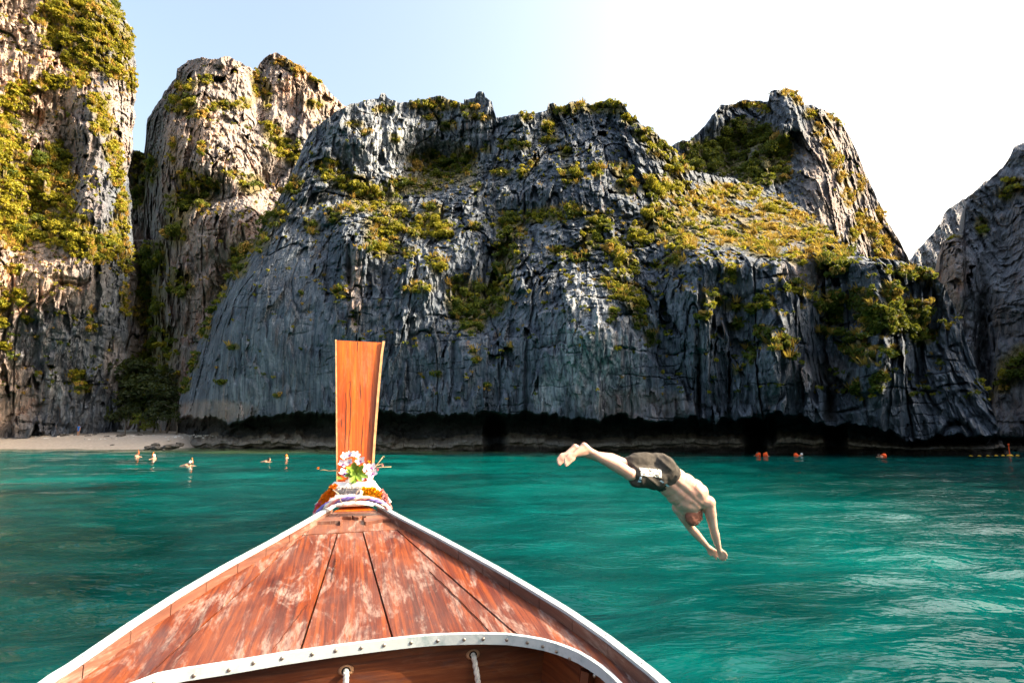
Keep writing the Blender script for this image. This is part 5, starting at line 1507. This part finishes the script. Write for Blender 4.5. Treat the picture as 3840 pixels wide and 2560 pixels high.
def water_pt(px, py):
    u, dy, dz = (float(q) for q in ray(px, py)); Y = -CAM_H * dy / dz
    return W(px, py, Y)
M['skin_far'] = simple('skin_far', (.42, .22, .14), .6, .1, 8)
M['cap_orange'] = simple('orange_rubber', (.85, .16, .01), .5, .1, 8)
M['cap_white'] = simple('white_rubber', (.8, .8, .78), .5, .05, 8)
M['mask_dark'] = simple('mask_rubber', (.03, .03, .035), .5, .1, 8)
M['vest'] = simple('vest_orange', (.90, .09, .01), .7, .12, 10)
M['hair_dark'] = simple('hair_dark', (.03, .02, .015), .7, .2, 20)
def swimmer(px, py, pose, face, label, cap, Y=None, extra=None, grp=None):
    p = water_pt(px, py) if Y is None else Vector((W(px, py, Y).x, Y, 0)); p.z = 0
    e = empty('person', p, label, 'person', grp)
    f = Vector((face, -.15, 0)).normalized(); sd = Vector((-f.y, f.x, 0)); up = Vector((0, 0, 1))
    mb = MB(); mc = MB(); mk = MB()
    if pose == 'up':
        hd = p + up * .22 + f * .05
        mb.ball(hd, (.085, .10, .12), 12, 8); mb.caps(p + up * .05, hd, .06, .055)
        mb.caps(p + sd * .15 - up * .01, p - sd * .15 - up * .01, .075, .075); mb.caps(p + up * .03, p - up * .5, .15, .12)
        mb.caps(p + sd * .18 + up * .03, p + sd * .28 + f * .25 - up * .03, .05, .04); mb.caps(p - sd * .18 + up * .03, p - sd * .28 + f * .25 - up * .03, .05, .04)
        mb.caps(p - up * .45 + sd * .09, p - up * .85 + sd * .1 - f * .2, .08, .05); mb.caps(p - up * .45 - sd * .09, p - up * .85 - sd * .1 - f * .2, .08, .05)
        mb.caps(hd + f * .09, hd + f * .12 - up * .02, .015, .018, 8)
    else:
        hd = p + f * .42 + up * .16
        mb.ball(hd, (.10, .09, .11), 12, 8); mb.caps(p + f * .25 + up * .06, hd, .065, .06)
        mb.caps(p + f * .22 + up * .0, p - f * .20 - up * .12, .15, .13); mb.caps(p + f * .22 + sd * .14, p + f * .22 - sd * .14, .09, .09)
        mb.caps(p - f * .25 + sd * .09 - up * .16, p - f * .90 + sd * .11 - up * .5, .085, .05); mb.caps(p - f * .25 - sd * .09 - up * .16, p - f * .90 - sd * .11 - up * .5, .085, .05)
        mb.caps(p + f * .25 + sd * .18, p + f * .6 + sd * .3 - up * .06, .05, .04); mb.caps(p + f * .25 - sd * .18, p + f * .6 - sd * .3 - up * .06, .05, .04)
    b = fuse(mb, .028, 'body', M['skin_far'], 2, .5); COL.objects.link(b); _keep(b, e)
    mc.ball(hd + up * .03 - f * .015, (.098, .105, .11), 12, 8)
    o = mc.build('swim_cap' if cap in ('cap_orange', 'cap_white') else 'hair', M[cap], None, True); _keep(o, e)
    if extra == 'snorkel':
        mk.ball(hd + f * .085 + up * .0, (.03, .07, .045), 10, 6, Matrix((f, sd, up)).transposed()); o = mk.build('mask', M['mask_dark'], None, True); _keep(o, e)
        o = MB().tube([hd + sd * .09 + f * .08 - up * .05, hd + sd * .11 + f * .04 + up * .10, hd + sd * .10 - f * .02 + up * .30], .022, 8).build('snorkel', M['cap_orange'], None, True); _keep(o, e)
    if extra == 'vest':
        mv = MB(); mv.caps(p + sd * .14 + up * .07, p - sd * .14 + up * .07, .14, .14); mv.caps(p + up * .10 - f * .05, p - up * .3 - f * .02, .20, .19); mv.ball(p + up * .20 - f * .10, (.15, .15, .08), 12, 6)
        o = fuse(mv, .03, 'life_vest', M['vest'], 2, .5); COL.objects.link(o); _keep(o, e)
swimmer(512, 1712, 'up', 1, 'bareheaded person swimming with only head and shoulders out of the water', 'hair_dark', None, 'snorkel')
swimmer(578, 1720, 'up', -1, 'person in a white swim cap treading water upright', 'cap_white', None, 'snorkel')
swimmer(690, 1745, 'prone', 1, 'person in a pale cap swimming with an orange snorkel raised', 'cap_white', None, 'snorkel')
swimmer(988, 1731, 'prone', 1, 'person snorkelling face down with bare back at the surface', 'hair_dark', None, None)
swimmer(1075, 1721, 'up', -1, 'person in an orange swim cap beside the prow board', 'cap_orange', None, None)
swimmer(2842, 1697, 'up', -1, 'dark haired person in an orange life vest at the cave mouth', 'hair_dark', 51, 'vest')
swimmer(2872, 1697, 'up', 1, 'person in an orange cap and orange life vest at the cave mouth', 'cap_orange', 50, 'vest')
swimmer(2987, 1700, 'prone', 1, 'person in an orange life vest floating flat below the cliff', 'cap_white', 49, 'vest')
swimmer(3312, 1701, 'prone', -1, 'person in an orange life vest floating off the far rocks', 'hair_dark', 48, 'vest')
# marker buoy and float line at the right shore
pb = W(3786, 1700, 50); pb.z = 0
mb_e = empty('marker_buoy', pb, 'red pole buoy with a yellow float near the right shore', 'buoy')
o = MB().tube([pb + Vector((0, 0, -.2)), pb + Vector((0, 0, .25)), pb + Vector((0, 0, 1.0))], [.05, .045, .03], 8).build('pole', M['vest'], None, True); _keep(o, mb_e)
M['float_yellow'] = simple('float_yellow', (.75, .42, .02), .5, .1, 8)
o = MB().ball(pb + Vector((0, 0, .03)), (.24, .24, .13), 14, 8).build('float', M['float_yellow'], None, True); _keep(o, mb_e)
o = MB().tube([pb + Vector((0, 0, .85)), pb + Vector((0, 0, 1.05))], [.07, .07], 8).build('top_mark', M['vest'], None, True); _keep(o, mb_e)
for k, x in enumerate((3640, 3672, 3704, 3735, 3760, 3815)):
    q = W(x, 1700, 49 + .3 * k); q.z = .03
    o = MB().ball(q, (.13, .09, .085), 12, 7).ball(q + Vector((.12, 0, 0)), (.05, .04, .04), 8, 5).ball(q - Vector((.12, 0, 0)), (.05, .04, .04), 8, 5).build('float', M['float_yellow'], None, True, label='small yellow float of the line near the right shore', cat='float', group='floats near the right shore')

# ------------------------------------------------------------------ beach rocks and trees under the gorge
def rock_mesh(seed):
    r = np.random.default_rng(seed); bm = bmesh.new(); bmesh.ops.create_icosphere(bm, subdivisions=3, radius=1)
    co = np.array([v.co[:] for v in bm.verts]); n = co * (1 + .35 * fbm(co[:, 0] * 1.1 + seed, co[:, 1] * 1.1, co[:, 2] * 1.1, seed, 3)[:, None])
    o_, e_ = facets(co[:, 0] * 2 + seed, co[:, 2] * 2 + co[:, 1], 1.2, 1.2, seed); n *= (1 - .07 * o_)[:, None]
    for v, p in zip(bm.verts, n): v.co = p
    me = bpy.data.meshes.new('rock'); bm.to_mesh(me); bm.free(); me.materials.append(M['coral_rock']); return me
RK = [rock_mesh(k) for k in range(5)]
rr = random.Random(5)
spots = [(560, 1680), (590, 1684), (615, 1680), (640, 1682), (660, 1676), (675, 1668), (430, 1672), (585, 1666), (130, 1632), (170, 1634), (240, 1634), (300, 1632), (330, 1636), (455, 1634), (520, 1632), (400, 1637), (355, 1630), (268, 1629)]
for k, (x, y) in enumerate(spots):
    for Y in np.arange(72, 100, .4):
        q = W(x, y, Y)
        if q.z <= beach_z(q.x, q.y) + .05: break
    o = bpy.data.objects.new('rock', RK[k % 5]); COL.objects.link(o)
    sc_ = rr.uniform(.3, .62); o.scale = (sc_ * rr.uniform(1, 1.8), sc_, sc_ * .6); o.rotation_euler = (0, 0, rr.uniform(0, 6)); o.location = (q.x, q.y, max(beach_z(q.x, q.y), -.05) + .05)
    shore = k < 8
    o['label'] = 'dark weathered rock lying at the water edge of the beach' if shore else 'pale weathered rock on the sand below the left cliff'
    o['category'] = 'rock'; o['group'] = 'rocks at the water edge' if shore else 'rocks on the upper beach'
deb = Soup()
mini = bmesh.new(); bmesh.ops.create_cube(mini, size=1.0)
cv = np.array([v.co[:] for v in mini.verts]); cf = np.array([[v.index for v in f.verts] for f in mini.faces]); mini.free()
V = []; F = []
for k in range(420):
    x = rr.uniform(-86, -38); y = rr.uniform(79.0, 84.5) if rr.random() < .8 else rr.uniform(76, 80)
    sz = rr.uniform(.07, .26); a = rr.uniform(0, 3)
    ro = np.array(Matrix.Rotation(a, 3, 'Z') @ Matrix.Rotation(rr.uniform(-.6, .6), 3, 'X')); w_ = (cv * np.array([1.5, 1, .6]) * sz * (1 + .3 * rng.normal(size=(8, 1)))) @ ro.T + np.array([x, y, beach_z(x, y) + .03])
    F.append(cf + 8 * k); V.append(w_)
link('beach_debris', mesh_np('beach_debris', np.concatenate(V), np.concatenate(F), simple('bleached_coral', (.55, .52, .48), .9, .45, .9)), kind='stuff', label='bleached coral rubble strewn along the upper beach', cat='rubble')

def tree(px, py, Y, H, seed, label, lean=0.0, crown_r=.34, mat='leaf_k', n=900, bare=False):
    r = random.Random(seed); base = W(px, py, Y); base.z = max(beach_z(base.x, base.y), 1.5) - .15
    e = empty('tree', base, label, 'tree', 'trees in the gorge behind the beach')
    mb = MB(); top = base + Vector((lean * H, r.uniform(-.1, .1) * H, H * .72))
    pts = [base.lerp(top, t) + Vector((r.uniform(-.03, .03) * H, r.uniform(-.03, .03) * H, 0)) * (t > 0) for t in (0, .3, .6, 1)]
    mb.tube(pts, [.035 * H * .55, .028 * H * .5, .02 * H * .5, .01 * H * .5], 8)
    ends = []
    for k in range(7):
        t = r.uniform(.35, .95); st = base.lerp(top, t); a = r.uniform(0, 6.28); L = H * r.uniform(.18, .34)
        en = st + Vector((math.cos(a) * L, math.sin(a) * L, L * r.uniform(.3, .9))); md = st.lerp(en, .5) + Vector((0, 0, -.05 * L))
        mb.tube([st, md, en], [.011 * H * .6, .008 * H * .6, .004 * H * .6], 6); ends.append(en)
    tk = mb.build('trunk', M['bark_pale' if bare else 'bark'], None, True); _keep(tk, e)
    if bare: return
    vs = []; fs = []; ts = []; off = 0
    for k, en in enumerate(ends + [top]):
        v, f, t_ = leaf_cloud(n // 4, 6, .115, seed * 31 + k, .75); R_ = crown_r * H * r.uniform(.7, 1.1)
        vs.append(v * R_ + np.array(en) - np.array([0, 0, .35 * R_])); fs.append(f + off); ts.append(t_); off += len(v)
    me = mesh_np('crown', np.concatenate(vs), np.concatenate(fs), M[mat], False, dict(tint=np.concatenate(ts)))
    o = link('crown', me); _keep(o, e)
tree(520, 1620, 93, 11, 1, 'tall dark green tree beside the foot of the left cliff')
tree(575, 1618, 91, 9, 2, 'broad dark green tree in the middle of the gorge')
tree(625, 1616, 88, 8, 3, 'dark green tree with a leaning trunk near the undercut', .15)
tree(545, 1610, 98, 13, 4, 'tallest dark tree deep in the shaded gorge')
tree(665, 1600, 84, 6, 5, 'small pandanus like tree at the corner of the main cliff', -.12, .26, 'leaf_k', 520)
tree(470, 1628, 87, 5, 6, 'low bushy tree at the back of the beach', 0, .34, 'leaf_k', 600)
tree(540, 1630, 86, 3.2, 7, 'bright green shrub like tree on the sand edge', 0, .4, 'leaf_g', 420)
tree(610, 1560, 90, 9, 8, 'leafless pale tree standing in the dark gorge', -.2, .3, 'leaf_g', 10, True)
# a person standing at the back of the beach
def stander(px, py, Y):
    p = W(px, py, Y); p.z = beach_z(p.x, p.y)
    e = empty('person', p, 'person in blue standing at the back of the beach', 'person')
    mb = MB(); up = Vector((0, 0, 1)); X_ = Vector((1, 0, 0))
    mb.ball(p + up * 1.60, (.08, .095, .115), 12, 8); mb.caps(p + up * 1.42, p + up * 1.55, .055, .055)
    for sg in (-1, 1):
        mb.caps(p + up * 1.38 + X_ * .17 * sg, p + up * 1.08 + X_ * .22 * sg, .055, .045); mb.caps(p + up * 1.08 + X_ * .22 * sg, p + up * .82 + X_ * .21 * sg, .043, .035)
        mb.caps(p + up * .85 + X_ * .09 * sg, p + up * .46 + X_ * .10 * sg, .085, .06); mb.caps(p + up * .46 + X_ * .10 * sg, p + up * .06 + X_ * .10 * sg, .058, .04); mb.caps(p + up * .04 + X_ * .10 * sg, p + up * .03 + X_ * .10 * sg - Vector((0, .16, 0)), .04, .035)
    mb.caps(p + up * 1.3 - X_ * .08, p + up * 1.3 + X_ * .08, .13, .13); mb.caps(p + up * 1.25, p + up * .9, .14, .13)
    b = fuse(mb, .028, 'body', M['skin_far'], 2, .5); COL.objects.link(b); _keep(b, e)
    ms = MB(); ms.caps(p + up * 1.32 - X_ * .09, p + up * 1.32 + X_ * .09, .145, .145); ms.caps(p + up * 1.25, p + up * .86, .16, .16)
    o = fuse(ms, .03, 'shirt', simple('blue_shirt', (.03, .14, .45), .8, .1, 8), 2, .5); COL.objects.link(o); _keep(o, e)
    o = MB().ball(p + up * 1.64, (.088, .1, .09), 12, 8).build('hair', M['hair_dark'], None, True); _keep(o, e)
stander(293, 1625, 84)
